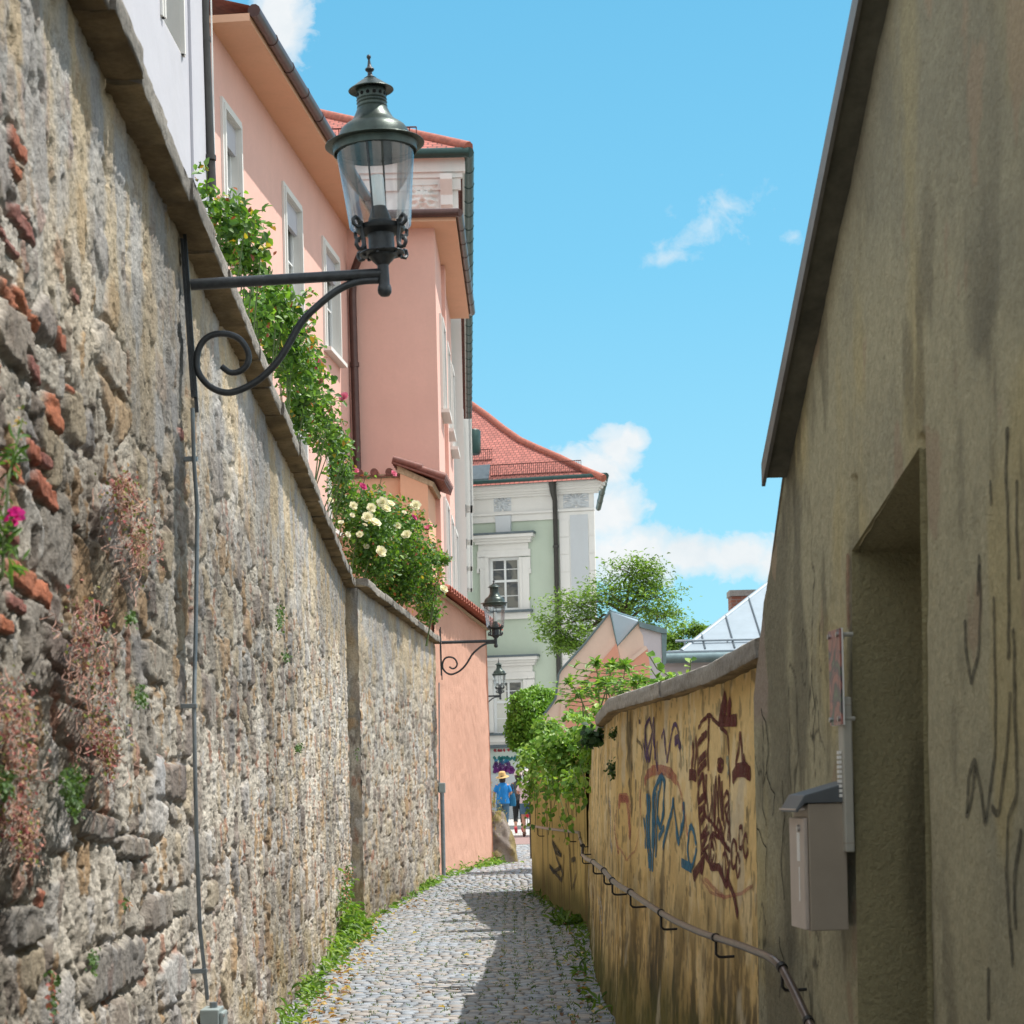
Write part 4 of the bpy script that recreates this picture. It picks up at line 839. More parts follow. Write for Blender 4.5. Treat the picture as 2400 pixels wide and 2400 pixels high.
MB().add([tf.p(a_,o,z_) for a_ in (0.0,frP.L-.02) for o,z_ in ((-.5,.1),(.05,-.04),(.02,-.07),(-.5,-.07))],[(0,1,2,3),(7,6,5,4),(0,4,5,1),(1,5,6,2),(2,6,7,3),(3,7,4,0)]).build('coping_bed',M['mortar'],pw)
# rock
def rockmesh(name,c,r,sd,label,cat):
    n=60;m=40; u=np.linspace(0,2*np.pi,n,endpoint=False); w=np.linspace(-.5*np.pi,.5*np.pi,m); U,W=np.meshgrid(u,w)
    x=np.cos(W)*np.cos(U);y=np.cos(W)*np.sin(U);z=np.sin(W); k=np.abs
    s=1/np.maximum(np.maximum(k(x),k(y)),k(z))**.45
    d=1+.45*(fbm(U*2.2+z,W*3+x,4,sd)-.5)+.16*(fbm(x*5+3,z*5+y*4,4,sd+3)-.5)
    taper=1-.38*(z+1)/2
    V=np.stack([c[0]+r[0]*x*s*d*taper-.26*r[0]*(z+1),c[1]+r[1]*y*s*d*taper,c[2]+r[2]*z*s*d],-1).reshape(-1,3)
    a=np.arange(m-1)[:,None]*n+np.arange(n)[None]; b=np.arange(m-1)[:,None]*n+(np.arange(n)[None]+1)%n
    q=np.stack([a,b,b+n,a+n],-1).reshape(-1,4); col=mixc((.26,.22,.19),(.17,.145,.13),ss(.4,.6,fbm(V[:,0]*5,V[:,2]*7,4,sd+9))); col=mixc(col,(.25,.19,.06),.7*ss(.55,.65,fbm(V[:,0]*6,V[:,2]*3,4,sd+8)))
    return tag(fast(name,V,q,M['rubble'],None,False,col),label,cat)
rockmesh('boulder',(-.22,36.9,.55),(.42,.5,.58),700,'grey brown boulder leaning on the end of the sunlit pink wall','boulder')
# ================================================================ tiled garden wall pieces above
gw=thing('garden_wall','high peach garden wall with a wavy brown tile top, behind the yellow roses','wall',(-2.0,34.8,3.4))
frS=Frame((-3.6,34.6),(-1.80,34.6)); MB().fbox(frS,(0,-.35,3.2),(frS.L,0,6.93)).build('wall_face',M['soffit'],gw)
# the wavy front course
mb=MB(); a=0.05
while a<frS.L-.05:
    mb.tube([frS.p(a,.10,7.02),frS.p(a,-.4,7.06)],.07,10); mb.tube([frS.p(a,.11,7.015),frS.p(a,-.1,7.03)],.055,10); 
    vs=[frS.p(a+.13+.1*math.cos(math.pi+math.pi*k/8),o,7.02+.06*math.sin(math.pi+math.pi*k/8)+dz) for o,dz in ((.08,0),(-.4,0),(.08,-.03)) for k in range(9)]
    mb.add(vs,[(k,k+1,10+k,9+k) for k in range(8)]+[(k,k+1,19+k,18+k) for k in range(8)]); a+=.26
mb.build('tile_coping',M['tilebrown'],gw,50)
MB().fbox(frS,(0,-.33,6.9),(frS.L,-.01,7.0)).build('coping_bed',M['mortar'],gw)
gp=thing('garden_wall','peach pier wall with a lean-to brown tile top, its right face sunlit','wall',(-1.5,35.2,3.4))
mb=MB().prism([(-1.80,34.45,3.2),(-1.33,34.45,3.2),(-1.33,34.45,6.78),(-1.80,34.45,7.02)],(.08,1.7,0)); mb.build('wall_face',M['soffit'],gp)
frT=Frame((-1.36,34.35),(-1.28,36.1)); 
mb=MB(); k=0
for y in np.arange(34.42,36.1,.21):
    x=(y-34.42)*.045
    mb.tube([(-1.92+x,y,7.22),(-1.42+x,y,7.06)],.075,10); mb.tube([(-1.50+x,y,7.06),(-1.02+x,y,6.88)],[.07,.085],10)
    mb.box((-1.9+x,y+.06,7.02),(-1.5+x,y+.16,7.1)) if 0 else None
    mb.add([(-1.92+x,y-.1,7.17),(-1.04+x,y-.1,6.84),(-1.04+x,y+.12,6.84),(-1.92+x,y+.12,7.17),(-1.92+x,y-.1,7.14),(-1.04+x,y-.1,6.81),(-1.04+x,y+.12,6.81),(-1.92+x,y+.12,7.14)],[(0,1,2,3),(7,6,5,4),(0,4,5,1),(2,6,7,3)])
mb.build('tile_coping',M['tilebrown'],gp,50)
mb=MB().prism([(-1.85,34.44,7.0),(-1.25,34.44,6.74),(-1.22,34.44,6.82),(-1.85,34.44,7.12)],(.07,1.65,0)); mb.build('coping_bed',M['mortar'],gp)
# ================================================================ pink house
ph=thing('pink_house','long salmon pink house with deep eaves and brown gutters, above the stone wall','house',(-2.7,34,3.4))
C0=(-3.74,26.2);C1=(-2.73,36.0);C2=(-1.17,36.0);C3=(-1.09,43.0); ZE=11.62
frL=Frame(C0,C1); frF=Frame(C1,C2); frR=Frame(C2,C3)
def wpx(fr,l,r,top,bot):
    a0,z1=fr.px(*l); a1,_=fr.px(*r); 
    return min(a0,a1),max(a0,a1),z1
holes=[]
for l,r in (((520,206),(556,281)),((664,452),(700,509)),((757,588),(789,634))):
    a0,z1=frL.px(*l); a1,_=frL.px(*r); z1=10.72; holes.append((a0,a1,z1-1.72,z1)); holes.append((a0,a1,z1-1.72-3.05,z1-3.05))
mb=MB(); holed(mb,frL,0,frL.L,3.2,ZE,holes,.17); mb.build('wall',M['pinkA'],ph)
for i,h in enumerate(holes): window(ph,frL,*h,rec=.15,cols=2,split=0,bars=1,sur=.13,proud=.035,sill=.13,shutter=.22 if i%2==0 else .3)
mb=MB(); holed(mb,frF,0,frF.L,3.2,ZE,[]); mb.build('wall',M['pinkA'],ph)
hR=[]
for a in (1.3,3.3,5.4): 
    for z in (8.6,5.2): hR.append((a,a+.95,z,z+1.65))
mb=MB(); holed(mb,frR,0,frR.L,3.2,ZE,hR,.2); mb.build('wall',M['pinkA'],ph)
for h in hR: window(ph,frR,*h,rec=.18,cols=2,split=0,bars=1,sur=.12,proud=.05,sill=.16,shutter=.2)
MB().fbox(frR,(2.55,-.01,3.2),(2.9,.07,ZE-.01)).build('pilaster',M['pinkA'],ph)
# eave soffit & roof
oL,oF,oR=.55,.42,.40
def off(p,fr,o): return Vector((p[0],p[1],0))+fr.n*o
p0=off((C0[0],C0[1]),frL,oL)-frL.t*.0; xi=(-2.73+oL*1.0,36-oF)
# intersection of the offset long line with the offset front line
aL=off(C0,frL,oL); k=(36-oF-aL.y)/frL.t.y; I1=aL+frL.t*k; I2=Vector((C2[0]+oR,36-oF,0)); I3=Vector((C3[0]+oR,43.0,0))
zz=Vector((0,0,ZE)); S=[aL,I1,I2,I3]; W=[Vector((*C0,0)),Vector((*C1,0)),Vector((*C2,0)),Vector((*C3,0))]
mb=MB()
for i in range(3):
    a_,b_,c_,d_=W[i],W[i+1],S[i+1],S[i]; mb.add([a_+zz,b_+zz,c_+zz,d_+zz,a_+zz+Vector((0,0,.1)),b_+zz+Vector((0,0,.1)),c_+zz+Vector((0,0,.1)),d_+zz+Vector((0,0,.1))],[(0,1,2,3),(7,6,5,4),(0,4,5,1),(1,5,6,2),(2,6,7,3),(3,7,4,0)])
mb.build('eave_soffit',M['soffit'],ph)
up=Vector((0,0,.13)); gutter([S[0]+zz+up+frL.n*.06,S[1]+zz+up+Vector((.06,-.05,0))],.085,M['gutbrown'],ph,ring=.95)
gutter([S[1]+zz+up+Vector((0,-.06,0)),S[2]+zz+up+Vector((.05,-.06,0))],.075,M['gutbrown'],ph,ring=.9); gutter([S[2]+zz+up+Vector((.06,-.04,0)),S[3]+zz+up+Vector((.06,0,0))],.075,M['gutbrown'],ph,ring=.9)
rz=Vector((0,0,.2)); mb=MB(); rid=[Vector((-8,26,ZE+1.3)),Vector((-6.2,40,ZE+1.0)),Vector((-6,43,ZE+1.0))]
mb.quad(S[0]+zz+rz,S[1]+zz+rz,rid[1],rid[0]); mb.quad(S[1]+zz+rz,S[2]+zz+rz,rid[1]); mb.quad(S[2]+zz+rz,S[3]+zz+rz,rid[2],rid[1]); mb.build('roof',M['tilered'],ph)
# downpipe at the inner corner
q=[P(848,590,35.6),P(838,612,35.75),P(828,640,35.85),P(826,700,35.85),P(838,1110,35.85)]
pp=MB().tube(q,.07,10); 
for v in (855,): c=P(831,v,35.85); pp.tube([c-Vector((0,0,.04)),c+Vector((0,0,.04))],.085,10)
pp.build('downpipe',M['gutbrown'],ph,50)
# ================================================================ white house, nearest left
wh=thing('white_house','tall white house with a recessed window at the top left corner, beside the pink house','house',(-3.9,22,3.4))
frW=Frame((-4.0,17.0),(-3.72,26.15)); a0,z0=frW.px(381,45); a1,_=frW.px(424,120); zsill=z0
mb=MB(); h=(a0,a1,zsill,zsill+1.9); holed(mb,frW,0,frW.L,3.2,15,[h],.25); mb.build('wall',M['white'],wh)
window(wh,frW,*h,rec=.24,cols=1,split=0,bars=0,sur=.13,proud=.03,sill=0,shutter=0)
MB().fbox(frW,(a0+.02,-.2,zsill-.0),(a1-.02,-.02,zsill+.05)).build('window_sill',M['gutbrown'],wh)
for aa in (a1+.5,frW.L-.32): MB().fbox(frW,(aa,-.01,3.2),(aa+.04,.035,15)).build('pilaster_strip',M['white'],wh)
q=MB().tube([P(478,-60,25.7),P(480,60,25.7),P(488,270,25.75),P(496,440,25.75)],.062,10)
for v in (92,370): c=P(476+v*.045,v,25.72); q.tube([c-Vector((0,0,.03)),c+Vector((0,0,.03))],.078,10)
q.build('downpipe',M['pipedark'],wh,50)
MB().tube([frW.p(frW.L-.12,.05,3.3),frW.p(frW.L-.12,.05,15)],.012,6).build('lightning_rod',M['lampwhite'],wh,50)
# ================================================================ big white building with green gutters
def relief(name,root,fr,a0,a1,z0,z1,out,sd,mat,amp=.12):
    n=m=46; A_,Z_=np.meshgrid(np.linspace(-1,1,n),np.linspace(-1,1,m)); x=A_.ravel();y=Z_.ravel(); r=np.hypot(x,y+.05); th=np.arctan2(np.abs(x),y)
    g=lambda cx,cy,s: np.exp(-((np.abs(x)-cx)**2+(y-cy)**2)/s**2)
    h=.5*np.exp(-(r/.75)**4)+.35*np.cos(th*9)*np.exp(-((r-.72)/.2)**2)+.6*g(.32,.1,.16)-.35*g(.32,.1,.07)+.8*np.exp(-(x/.14)**2)*ss(-.3,.3,.25-np.abs(y+.0))+.5*g(.25,-.4,.2)-.5*np.exp(-(x/.2)**2-((y+.42)/.09)**2)+.5*g(.75,.75,.2)+.5*ss(.8,.86,y)+.4*g(.6,-.75,.2)
    h=h*ss(1,.9,np.maximum(abs(x),abs(y)))
    a=a0+(a1-a0)*(x+1)/2; z=z0+(z1-z0)*(y+1)/2; V=np.array([fr.p(p,out+amp*q_,r_) for p,q_,r_ in zip(a,h,z)]); k=np.arange(m-1)[:,None]*n+np.arange(n-1)[None]
    return fast(name,V,np.stack([k,k+1,k+n+1,k+n],-1).reshape(-1,4),M[mat],root,True)
wb=thing('white_building','big white stuccoed building with red tiled roof and dark green gutter behind the pink house','building',(-1.2,60,0))
frWF=Frame((-14,43.3),(-.87,43.3)); frWR=Frame((-.87,43.3),(-1.6,79.0)); ZW=14.7
mb=MB(); holed(mb,frWF,0,frWF.L,0,ZW,[]); mb.build('wall',M['cream'],wb)
hs=[(5.3+6.7*i,5.3+6.7*i+1.3,z,z+2.1) for i in range(4) for z in (8.4,3.6)]
mb=MB(); holed(mb,frWR,0,frWR.L,0,ZW,hs,.2); mb.build('wall',M['cream'],wb)
for h in hs:
    w=window(wb,frWR,*h,rec=.18,cols=2,split=.6,bars=1,sur=.2,proud=.06,sill=.2,sillmat='slate')
for i in range(4):
    for z0_ in (10.75,):
        a_=4.7+6.7*i; m2=MB(); m2.prism([frWR.p(a_-.3,.05,z0_),frWR.p(a_-.3,.1,z0_-.35),frWR.p(a_-.3,.16,z0_-.1),frWR.p(a_-.3,.22,z0_),frWR.p(a_-.3,.22,z0_+.42),frWR.p(a_-.3,.05,z0_+.42)],frWR.t*2.0); hd=m2.build('window_hood',M['cream'],wb)
        MB().fbox(frWR,(a_-.35,.02,z0_+.425),(a_+1.75,.25,z0_+.46)).build('flashing',M['slate'],hd)
# cornices
def cornice(root,frs,z,steps,mat,name='cornice'):
    mb=MB()
    for fr,e0,e1 in frs:
        for (o,za,zb) in steps: mb.fbox(fr,(-e0*o,-.02,z+za),(fr.L+e1*o,o,z+zb))
    return mb.build(name,mat,root)
a_,zc=frWF.px(1078,400); 
aF=lambda u,v: frWF.px(u,v)
zz1=aF(1000,395)[1]; zz2=aF(1000,420)[1]; zz3=aF(1000,508)[1]
cornice(wb,[(frWF,0,1)],0,[(.16,zz1-.12,zz1+.3),(.10,zz2,zz1-.12),(.06,zz2-.25,zz2)],M['cream'])
cornice(wb,[(frWF,0,1)],0,[(.10,zz3-.1,zz3+.02),(.06,zz3-.3,zz3-.1)],M['cream'],'string_course')
a0,z0=aF(952,492);a1,z1=aF(1028,432); relief('relief_ornament',wb,frWF,a0,a1,z0,z1,.01,1,'cream',.14)
a0,_=aF(1034,492);a1,_=aF(1062,492); MB().prism([frWF.p(a0,0,z0-.05),frWF.p(a0,.16,z0+.05),frWF.p(a0,.14,(z0+z1)/2),frWF.p(a0,.38,z1),frWF.p(a0,.38,z1+.12),frWF.p(a0,0,z1+.12)],frWF.t*(a1-a0)).build('console',M['cream'],wb)
frWR2=frWR; relief('relief_ornament',wb,frWR,.2,.9,z0,z1,.05,2,'cream',.14)
zg=aF(1000,371)[1]; g0=frWF.p(0,.28,zg); g1=Vector((-.62,42.95,zg)); g2=Vector((-1.39,79,zg))
mb=MB(); mb.tube([g0,g1],.105,10); mb.build('gutter',M['gutgreen'],wb,50); gutter([g1,g2],.115,M['gutgreen'],wb,ring=1.1)
MB().add([frWF.p(0,-.1,zg-.06),frWF.p(frWF.L,-.1,zg-.06),g1+Vector((0,0,-.06)),g0+Vector((0,0,-.06))],[(0,1,2,3)]).build('eave_soffit',M['cream'],wb)
MB().add([frWR.p(0,-.1,zg-.065),frWR.p(frWR.L,-.1,zg-.065),g2+Vector((0,0,-.065)),g1+Vector((0,0,-.065))],[(0,1,2,3)]).build('eave_soffit',M['cream'],wb)
tk=.56; e=Vector((0,0,.1)); H=5.0; A=g0+e;B=g1+e;Cc=g2+e; rB=Vector((B.x-H,B.y+H,B.z+H*tk)); rA=Vector((-14,B.y+H,B.z+H*tk)); rC=Vector((Cc.x-H,Cc.y,Cc.z+H*tk))
V=np.array([A,B,rB,rA]); L=.0; uv=np.array([[0,0],[A.x*-1+B.x,0],[rB.x-A.x,H*1.15],[0,H*1.15]])
fast('roof',V,np.array([[0,1,2,3]]),M['tile'],wb,uv=uv)
V=np.array([B,Cc,rC,rB]); uv=np.array([[0,0],[36,0],[36,H*1.15],[H,H*1.15]]); fast('roof',V,np.array([[0,1,2,3]]),M['tile'],wb,uv=uv)
MB().tube([B,rB],.13,8).build('hip_tiles',M['tilered'],wb,50)
# snow guard on the front roof
def guard(root,p,q,h,n,mat,up=Vector((0,0,1))):
    p=Vector(p);q=Vector(q); mb=MB().tube([p+up*h,q+up*h],.018,6); mb.tube([p+up*.03,q+up*.03],.018,6)
    for i in range(n+1): c=p+(q-p)*i/n; mb.tube([c,c+up*h],.011,4)
    return mb.build('snow_guard',mat,root)
M['guard']=plain('snow guard',(.10,.03,.025),.6,.2)
gz_=lambda x: Vector((x,g1.y+.55,zg+.1+.55*tk))
guard(wb,gz_(-4.2),gz_(-1.75),.34,16,M['guard'])
# downpipe hopper at the far end
MB().lathe([(0,0),(.3,0),(.34,.1),(.34,.9),(.3,.95),(0,.95)],P(1107,1065,78.0),14).build('hopper',M['gutgreen'],wb,40)
# ================================================================ pale green building
gb=thing('green_building','pale green stuccoed building with white trim and red tiled roof closing the view','building',(1,79.5,0))
xr=P(1397,1400,78).x; frG2=Frame((xr-11.64,80.91),(xr+.0,78.0)); 
gp2=lambda u,v,o=0: frG2.px(u,v,o)
def gbox(mb,u0,v0,u1,v1,o0,o1):
    a0,z1=gp2((u0+u1)/2,v0); a1,z0=gp2((u0+u1)/2,v1); b0,_=gp2(u0,(v0+v1)/2); b1,_=gp2(u1,(v0+v1)/2); return mb.fbox(frG2,(b0,o0,z0),(b1,o1,z1))
L2=frG2.L; zeave=gp2(1400,1133)[1]
def gz2(v,u=1250): return gp2(u,v)[1]
wins=[]
for (u0,v0,u1,v1) in ((1147,1306,1217.5,1431),(1155,1593,1226,1722)):
    a0,z1=gp2((u0+u1)/2,v0)[0],gp2((u0+u1)/2,v0)[1]; z0=gp2((u0+u1)/2,v1)[1]; a0=gp2(u0,(v0+v1)/2)[0];a1=gp2(u1,(v0+v1)/2)[0]; wins.append((a0,a1,z0,z1))
mb=MB(); holed(mb,frG2,0,L2,gz2(1748),zeave,wins,.3); mb.build('wall',M['green'],gb)
mb=MB(); holed(mb,frG2,0,L2,-.2,gz2(1749),[]); mb.build('plinth',M['palegreen'],gb)
for i,h in enumerate(wins): window(gb,frG2,*h,rec=.22,cols=2,split=.56 if i==0 else .60,bars=1,sur=0,sill=0,curtain=.9 if i else 0,fw=.11)
for (du,dv,lo) in ((0,0,1431),(10,286.5,1722)):
    mb=MB(); G=lambda *q: gbox(mb,q[0]+du,q[1]+dv,q[2]+du,q[3]+dv,q[4],q[5])
    G(1120,1290,1244,1306,-.02,.10); G(1120,1306,1146,1333,-.02,.10); G(1218,1306,1244,1333,-.02,.10)
    G(1127,1333,1148,1431,-.02,.10);G(1219,1333,1242,1431,-.02,.10)
    G(1138,1300,1228,1305.8,.09,.13);G(1139,1306,1147,1431,.09,.13);G(1219,1306,1226,1431,.09,.13)
    mb.build('surround',M['cream'],gb)
    mb=MB(); G(1122,1274,1239,1289.8,-.02,.08); G(1116,1268,1246,1274.5,-.02,.22); G(1113,1262,1249,1268.2,-.02,.3); G(1108,1255,1254,1262.2,-.02,.42); hd=mb.build('window_hood',M['cream'],gb)
    mb=MB(); G(1106,1250,1256,1254.6,-.02,.46); mb.build('flashing',M['slate'],hd)
    mb=MB(); G(1122,1431.2,1250,1436.6,-.02,.3); mb.build('sill',M['slate'],gb); mb=MB(); G(1130,1436.8,1245,1452,-.02,.15); mb.build('sill_block',M['cream'],gb)
    mb=MB()
    for u in (1121.5,1243): G(u-2.5,1333.2,u+2.5,1344,-.02,.12)
    mb.build('guttae',M['cream'],gb)
mb=MB()
a0,z0=gp2(1204,1248);a1,_=gp2(1206,1248); 
mb.prism([frG2.p(*q) for q in ((gp2(1165,1248)[0],.0,gz2(1248)),(gp2(1198,1248)[0],.0,gz2(1248)),(gp2(1199.5,1206)[0],.0,gz2(1206)),(gp2(1162,1206)[0],.0,gz2(1206)))],frG2.n*.16); mb.build('keystone',M['greyst'],gb)
# frieze, cornice
mb=MB(); mb.fbox(frG2,(0,-.02,gz2(1220)),(L2-.02,.08,gz2(1204))); mb.fbox(frG2,(0,-.02,gz2(1204)),(L2+.03,.16,gz2(1199))); mb.fbox(frG2,(0,-.02,gz2(1199)),(L2,.06,gz2(1164))); mb.build('frieze',M['cream'],gb)
mb=MB()
for o,v0,v1 in ((.2,1164,1159),(.28,1159,1154),(.38,1154,1148),(.46,1148,1141),(.52,1141,1134)): mb.fbox(frG2,(0,-.02,gz2(v0)),(L2+o,o,gz2(v1)))
mb.build('cornice',M['cream'],gb)
for u0,u1 in ((1158,1199),(1321,1381)):
    a0,a1=gp2(u0,1180)[0],gp2(u1,1180)[0]; dv=-(u0-1200)*.05
    relief('relief_ornament',gb,frG2,a0,a1,gp2(u0,1198+dv)[1],gp2(u0,1162+dv)[1],.065,3,'greyst',.16)
# pilaster
mb=MB(); ap0,ap1=gp2(1313,1300)[0],L2+.02; mb.fbox(frG2,(ap0,-.02,gz2(1752)),(ap1,.10,gz2(1204)-.02)); mb.build('pilaster',M['cream'],gb)
mb=MB(); ac0,ac1=gp2(1339,1300)[0],gp2(1381,1300)[0]; mb.fbox(frG2,(ac0,.09,gz2(1745)),(ac1,.115,gz2(1204)-.15)); mb.build('pilaster_panel',M['greyst'],gb)
mb=MB(); mq=MB(); z=gz2(1752); k=0
while z<gz2(1225):
    mb.fbox(frG2,(ap0+.02,.09,z+.02),(ac0-.04,.125,z+.66)); mq.fbox(frG2,(ac1+.04,.09,z+.02),(ap1-.01,.125,z+.66)); z+=.68
mb.build('quoin_strip',M['cream'],gb); mq.build('quoin_strip',M['cream'],gb)
mb=MB(); gbox(mb,1000,1745,1420,1752.5,-.02,.2); mb.build('string_course',M['slate'],gb)
mb=MB(); gbox(mb,1000,1728,1420,1744.5,-.02,.1); mb.build('base_band',M['cream'],gb)
mb=MB(); gbox(mb,1000,1814,1420,1920,-.02,.12); mb.build('base_block',M['greyst'],gb)
# gutter + downspout
zgg=gz2(1131); gA=frG2.p(0,.62,zgg);gB=frG2.p(L2+.62,.62,zgg); gC=gB+Vector((.1,9,0))
gutter([gA,gB],.12,M['gutgreen'],gb,ring=2); gutter([gB,gC],.12,M['gutgreen'],gb,ring=2)
mb=MB(); ad=gp2(1306,1300)[0]; mb.tube([frG2.p(ad,.6,zgg-.05),frG2.p(ad,.5,zgg-.45),frG2.p(ad,.2,zgg-.8),frG2.p(ad,.2,1.0)],[.16,.13,.095,.095],8)
for v in (1285,1390): mb.tube([frG2.p(ad,.2,gz2(v)-.05),frG2.p(ad,.2,gz2(v)+.05)],.12,8)
mb.build('downpipe',M['pipedark'],gb,50)
# right flank wall + roof
fl=frG2.p(L2,0,0); d2=Vector((.1,10,0)); MB().add([fl+Vector((0,0,-.2)),fl+d2+Vector((0,0,-.2)),fl+d2+Vector((0,0,zeave)),fl+Vector((0,0,zeave))],[(0,1,2,3)]).build('wall',M['cream'],gb)
hip=[(1415,1121),(1362,1099),(1310.6,1073),(1259,1051),(1220,1033),(1181,1006),(1142,975),(1102,946.6),(1060,915)]
pts=[]
e0=frG2.p(0,.55,zgg+.1); tk2=.8; nb=-frG2.n
for u,v in hip:
    x,z=ray(u,v); D_r=Vector((x,1,z)); O=Vector((0,0,CZ))
    # plane: z = zgg+.1 + tk2 * ((p-e0).nb)
    # O + D k ; CZ+z k = e0z + tk2*((O+Dk-e0).nb)
    k=(e0.z-CZ+tk2*((O-e0).dot(nb)))/(z-tk2*D_r.dot(nb)); pts.append(O+D_r*k)
Vs=[]; 
for p in pts: 
    b=(p-e0).dot(nb); f=e0+nb*b; f.z=p.z; Vs+= [f,p]
nq=[(2*i,2*i+1,2*i+3,2*i+2) for i in range(len(pts)-1)]
uv=[]
for p in Vs: 
    b=(p-e0).dot(nb); uv.append((( p-e0).dot(frG2.t),b*1.28))
M['tile2']=tilemat('roof tiles rose',(.36,.115,.09))
tl=M['tile2'].node_tree
for n_ in tl.nodes:
    if n_.type=='TEX_BRICK': n_.inputs['Brick Width'].default_value=.19; n_.inputs['Row Height'].default_value=.19; n_.inputs['Mortar Size'].default_value=.02
    if n_.type=='MATH' and n_.operation=='MULTIPLY': n_.inputs[1].default_value=-1/.19
fast('roof',np.array(Vs),np.array(nq),M['tile2'],gb,uv=np.array(uv))
MB().tube(pts,.15,8).build('hip_tiles',M['tilered'],gb,50)
rb=[q for p in pts for q in (p,Vector((p.x-.25,p.y+3,max(p.z-4,zgg+.05))))]; MB().add(rb,nq).build('roof',M['tile2'],gb)
def roofp(u,v):
    x,z=ray(u,v); D_r=Vector((x,1,z)); O=Vector((0,0,CZ)); k=(e0.z-CZ+tk2*((O-e0).dot(nb)))/(z-tk2*D_r.dot(nb)); return O+D_r*k
guard(gb,roofp(1150,1117),roofp(1362,1106),.45,46,M['guard']); guard(gb,roofp(1098,1082),roofp(1153,1079),.45,11,M['guard'])
q=[roofp(1099,1131),roofp(1145,1128),roofp(1149,1095),roofp(1099,1099)]; upv=Vector((0,0,.12)); MB().add([p+upv*k for k in (0,1) for p in q],[(0,1,2,3),(7,6,5,4),(0,4,5,1),(1,5,6,2),(2,6,7,3),(3,7,4,0)]).build('skylight',M['slate'],gb)
# graffiti at the base of the green building
gsurf=lambda a,z:np.array([frG2.p(x,.125 if 0 else .02,y) for x,y in zip(a,z)])
ZB=lambda x,y:(1140+x/8.783,1600+y/8.783)
hitB=lambda u,v: gp2(u,v,.02)
graf(gb,'purple letters ACAB sprayed on the base',(.16,.03,.19),[[(160,1870),(185,1760),(215,1800),(235,1850)],[(180,1815),(225,1810)],[(315,1755),(270,1770),(265,1830),(320,1845)],[(350,1860),(395,1745),(430,1850)],[(370,1810),(415,1805)],[(480,1750),(485,1850),(540,1840),(560,1800),(520,1790),(490,1800),(540,1775),(520,1745),(480,1750)]],ZB,.07,.95,gsurf,hitB)
graf(gb,'dark purple scribble letters',(.09,.025,.14),[[(150,1770),(200,1640),(215,1750)],[(250,1680),(330,1640),(350,1700),(270,1720),(280,1790),(360,1780)],[(390,1680),(440,1640),(470,1700),(430,1760),(380,1720)]],ZB,.07,.9,gsurf,hitB)
graf(gb,'teal words sprayed on the base',(.02,.17,.17),[[(185,1530),(155,1540),(185,1565),(155,1585)],[(290,1530),(255,1540),(260,1580),(300,1570),(295,1530),(300,1620),(260,1640)],[(320,1560),(350,1550),(345,1530),(315,1545),(320,1580),(355,1580)],[(400,1530),(370,1540),(400,1565),(370,1585)],[(430,1500),(430,1580),(450,1585)],[(415,1530),(450,1530)],[(490,1540),(465,1560),(475,1585),(500,1570),(495,1540)],[(520,1585),(525,1540),(550,1535)],[(600,1490),(600,1580),(570,1585),(575,1545),(600,1545)]],ZB,.055,.9,gsurf,hitB)
graf(gb,'thin red scribble above the teal words',(.40,.05,.07),[[(155,1380),(170,1420),(165,1360)],[(165,1400),(205,1370)],[(170,1400),(210,1420)],[(230,1420),(255,1370),(270,1420),(240,1400)],[(320,1370),(285,1390),(290,1415),(330,1400)],[(380,1360),(350,1385),(380,1395),(360,1425)],[(420,1390),(480,1370),(450,1420)],[(480,1385),(560,1360),(530,1420)],[(560,1370),(600,1400)]],ZB,.03,.9,gsurf,hitB)
graf(gb,'light blue slashes',(.05,.28,.50),[[(160,1610),(240,1590)],[(310,1560),(330,1700)],[(340,1640),(470,1610)],[(370,1580),(430,1650)],[(390,1650),(440,1570)]],ZB,.05,.8,gsurf,hitB)
# ================================================================ right: folded pink gable wall, lavender block, metal roofed house
def polyp(pts,d,th,name,mat,root,d2=None):
    return MB().prism([P(u,v,d) for u,v in pts],(0,th,0)).build(name,mat,root)
pg=thing('pink_gable','folded salmon pink gable wall with moulded cream edge and zinc cap, behind the ochre wall','gable wall',tuple(P(1370,1720,33)))
A1=[(1274,1676),(1293,1651),(1302,1637),(1309,1581),(1315,1570),(1371,1508),(1430,1433.5),(1447,1514),(1456,1562),(1459,1800),(1274,1800)]
polyp(A1,33,.3,'wall',M['gtrim'],pg)
In=[(1318,1700),(1320,1660),(1328,1626),(1342,1612),(1400,1548),(1446,1500+28),(1456,1566),(1459,1800),(1318,1800)]
polyp([(1312,1700),(1314,1655),(1322,1622),(1336,1606),(1394,1542),(1443,1496),(1446,1510),(1452,1540),(1458,1800),(1312,1800)],32.97,.04,'moulding',M['gtrim'],pg)
polyp([(1325,1800),(1327,1664),(1336,1632),(1350,1616),(1408,1552),(1445,1508),(1455,1560),(1459,1800)],32.93,.05,'wall_field',M['gable'],pg)
B1=[(1447.5,1514),(1497,1458),(1499,1475),(1507,1490),(1509,1512),(1517,1520),(1523,1560),(1525,1800),(1460,1800),(1457,1562)]
polyp(B1,33.0,.28,'wall',M['gtrim'],pg); polyp([(1456,1566),(1518,1521),(1523,1560),(1525,1800),(1460,1800)],32.94,.05,'wall_field',M['gable'],pg)
polyp([(1455,1560),(1514,1513),(1518,1521),(1456,1569)],32.92,.05,'moulding',M['gtrim'],pg)
MB().add([P(1430,1433,33.0),P(1447.5,1513.5,33.0),P(1497,1457.5,33.2),P(1494,1452,34.6)],[(0,1,2,3)]).build('zinc_cap',M['sheet'],pg)
mb=MB()
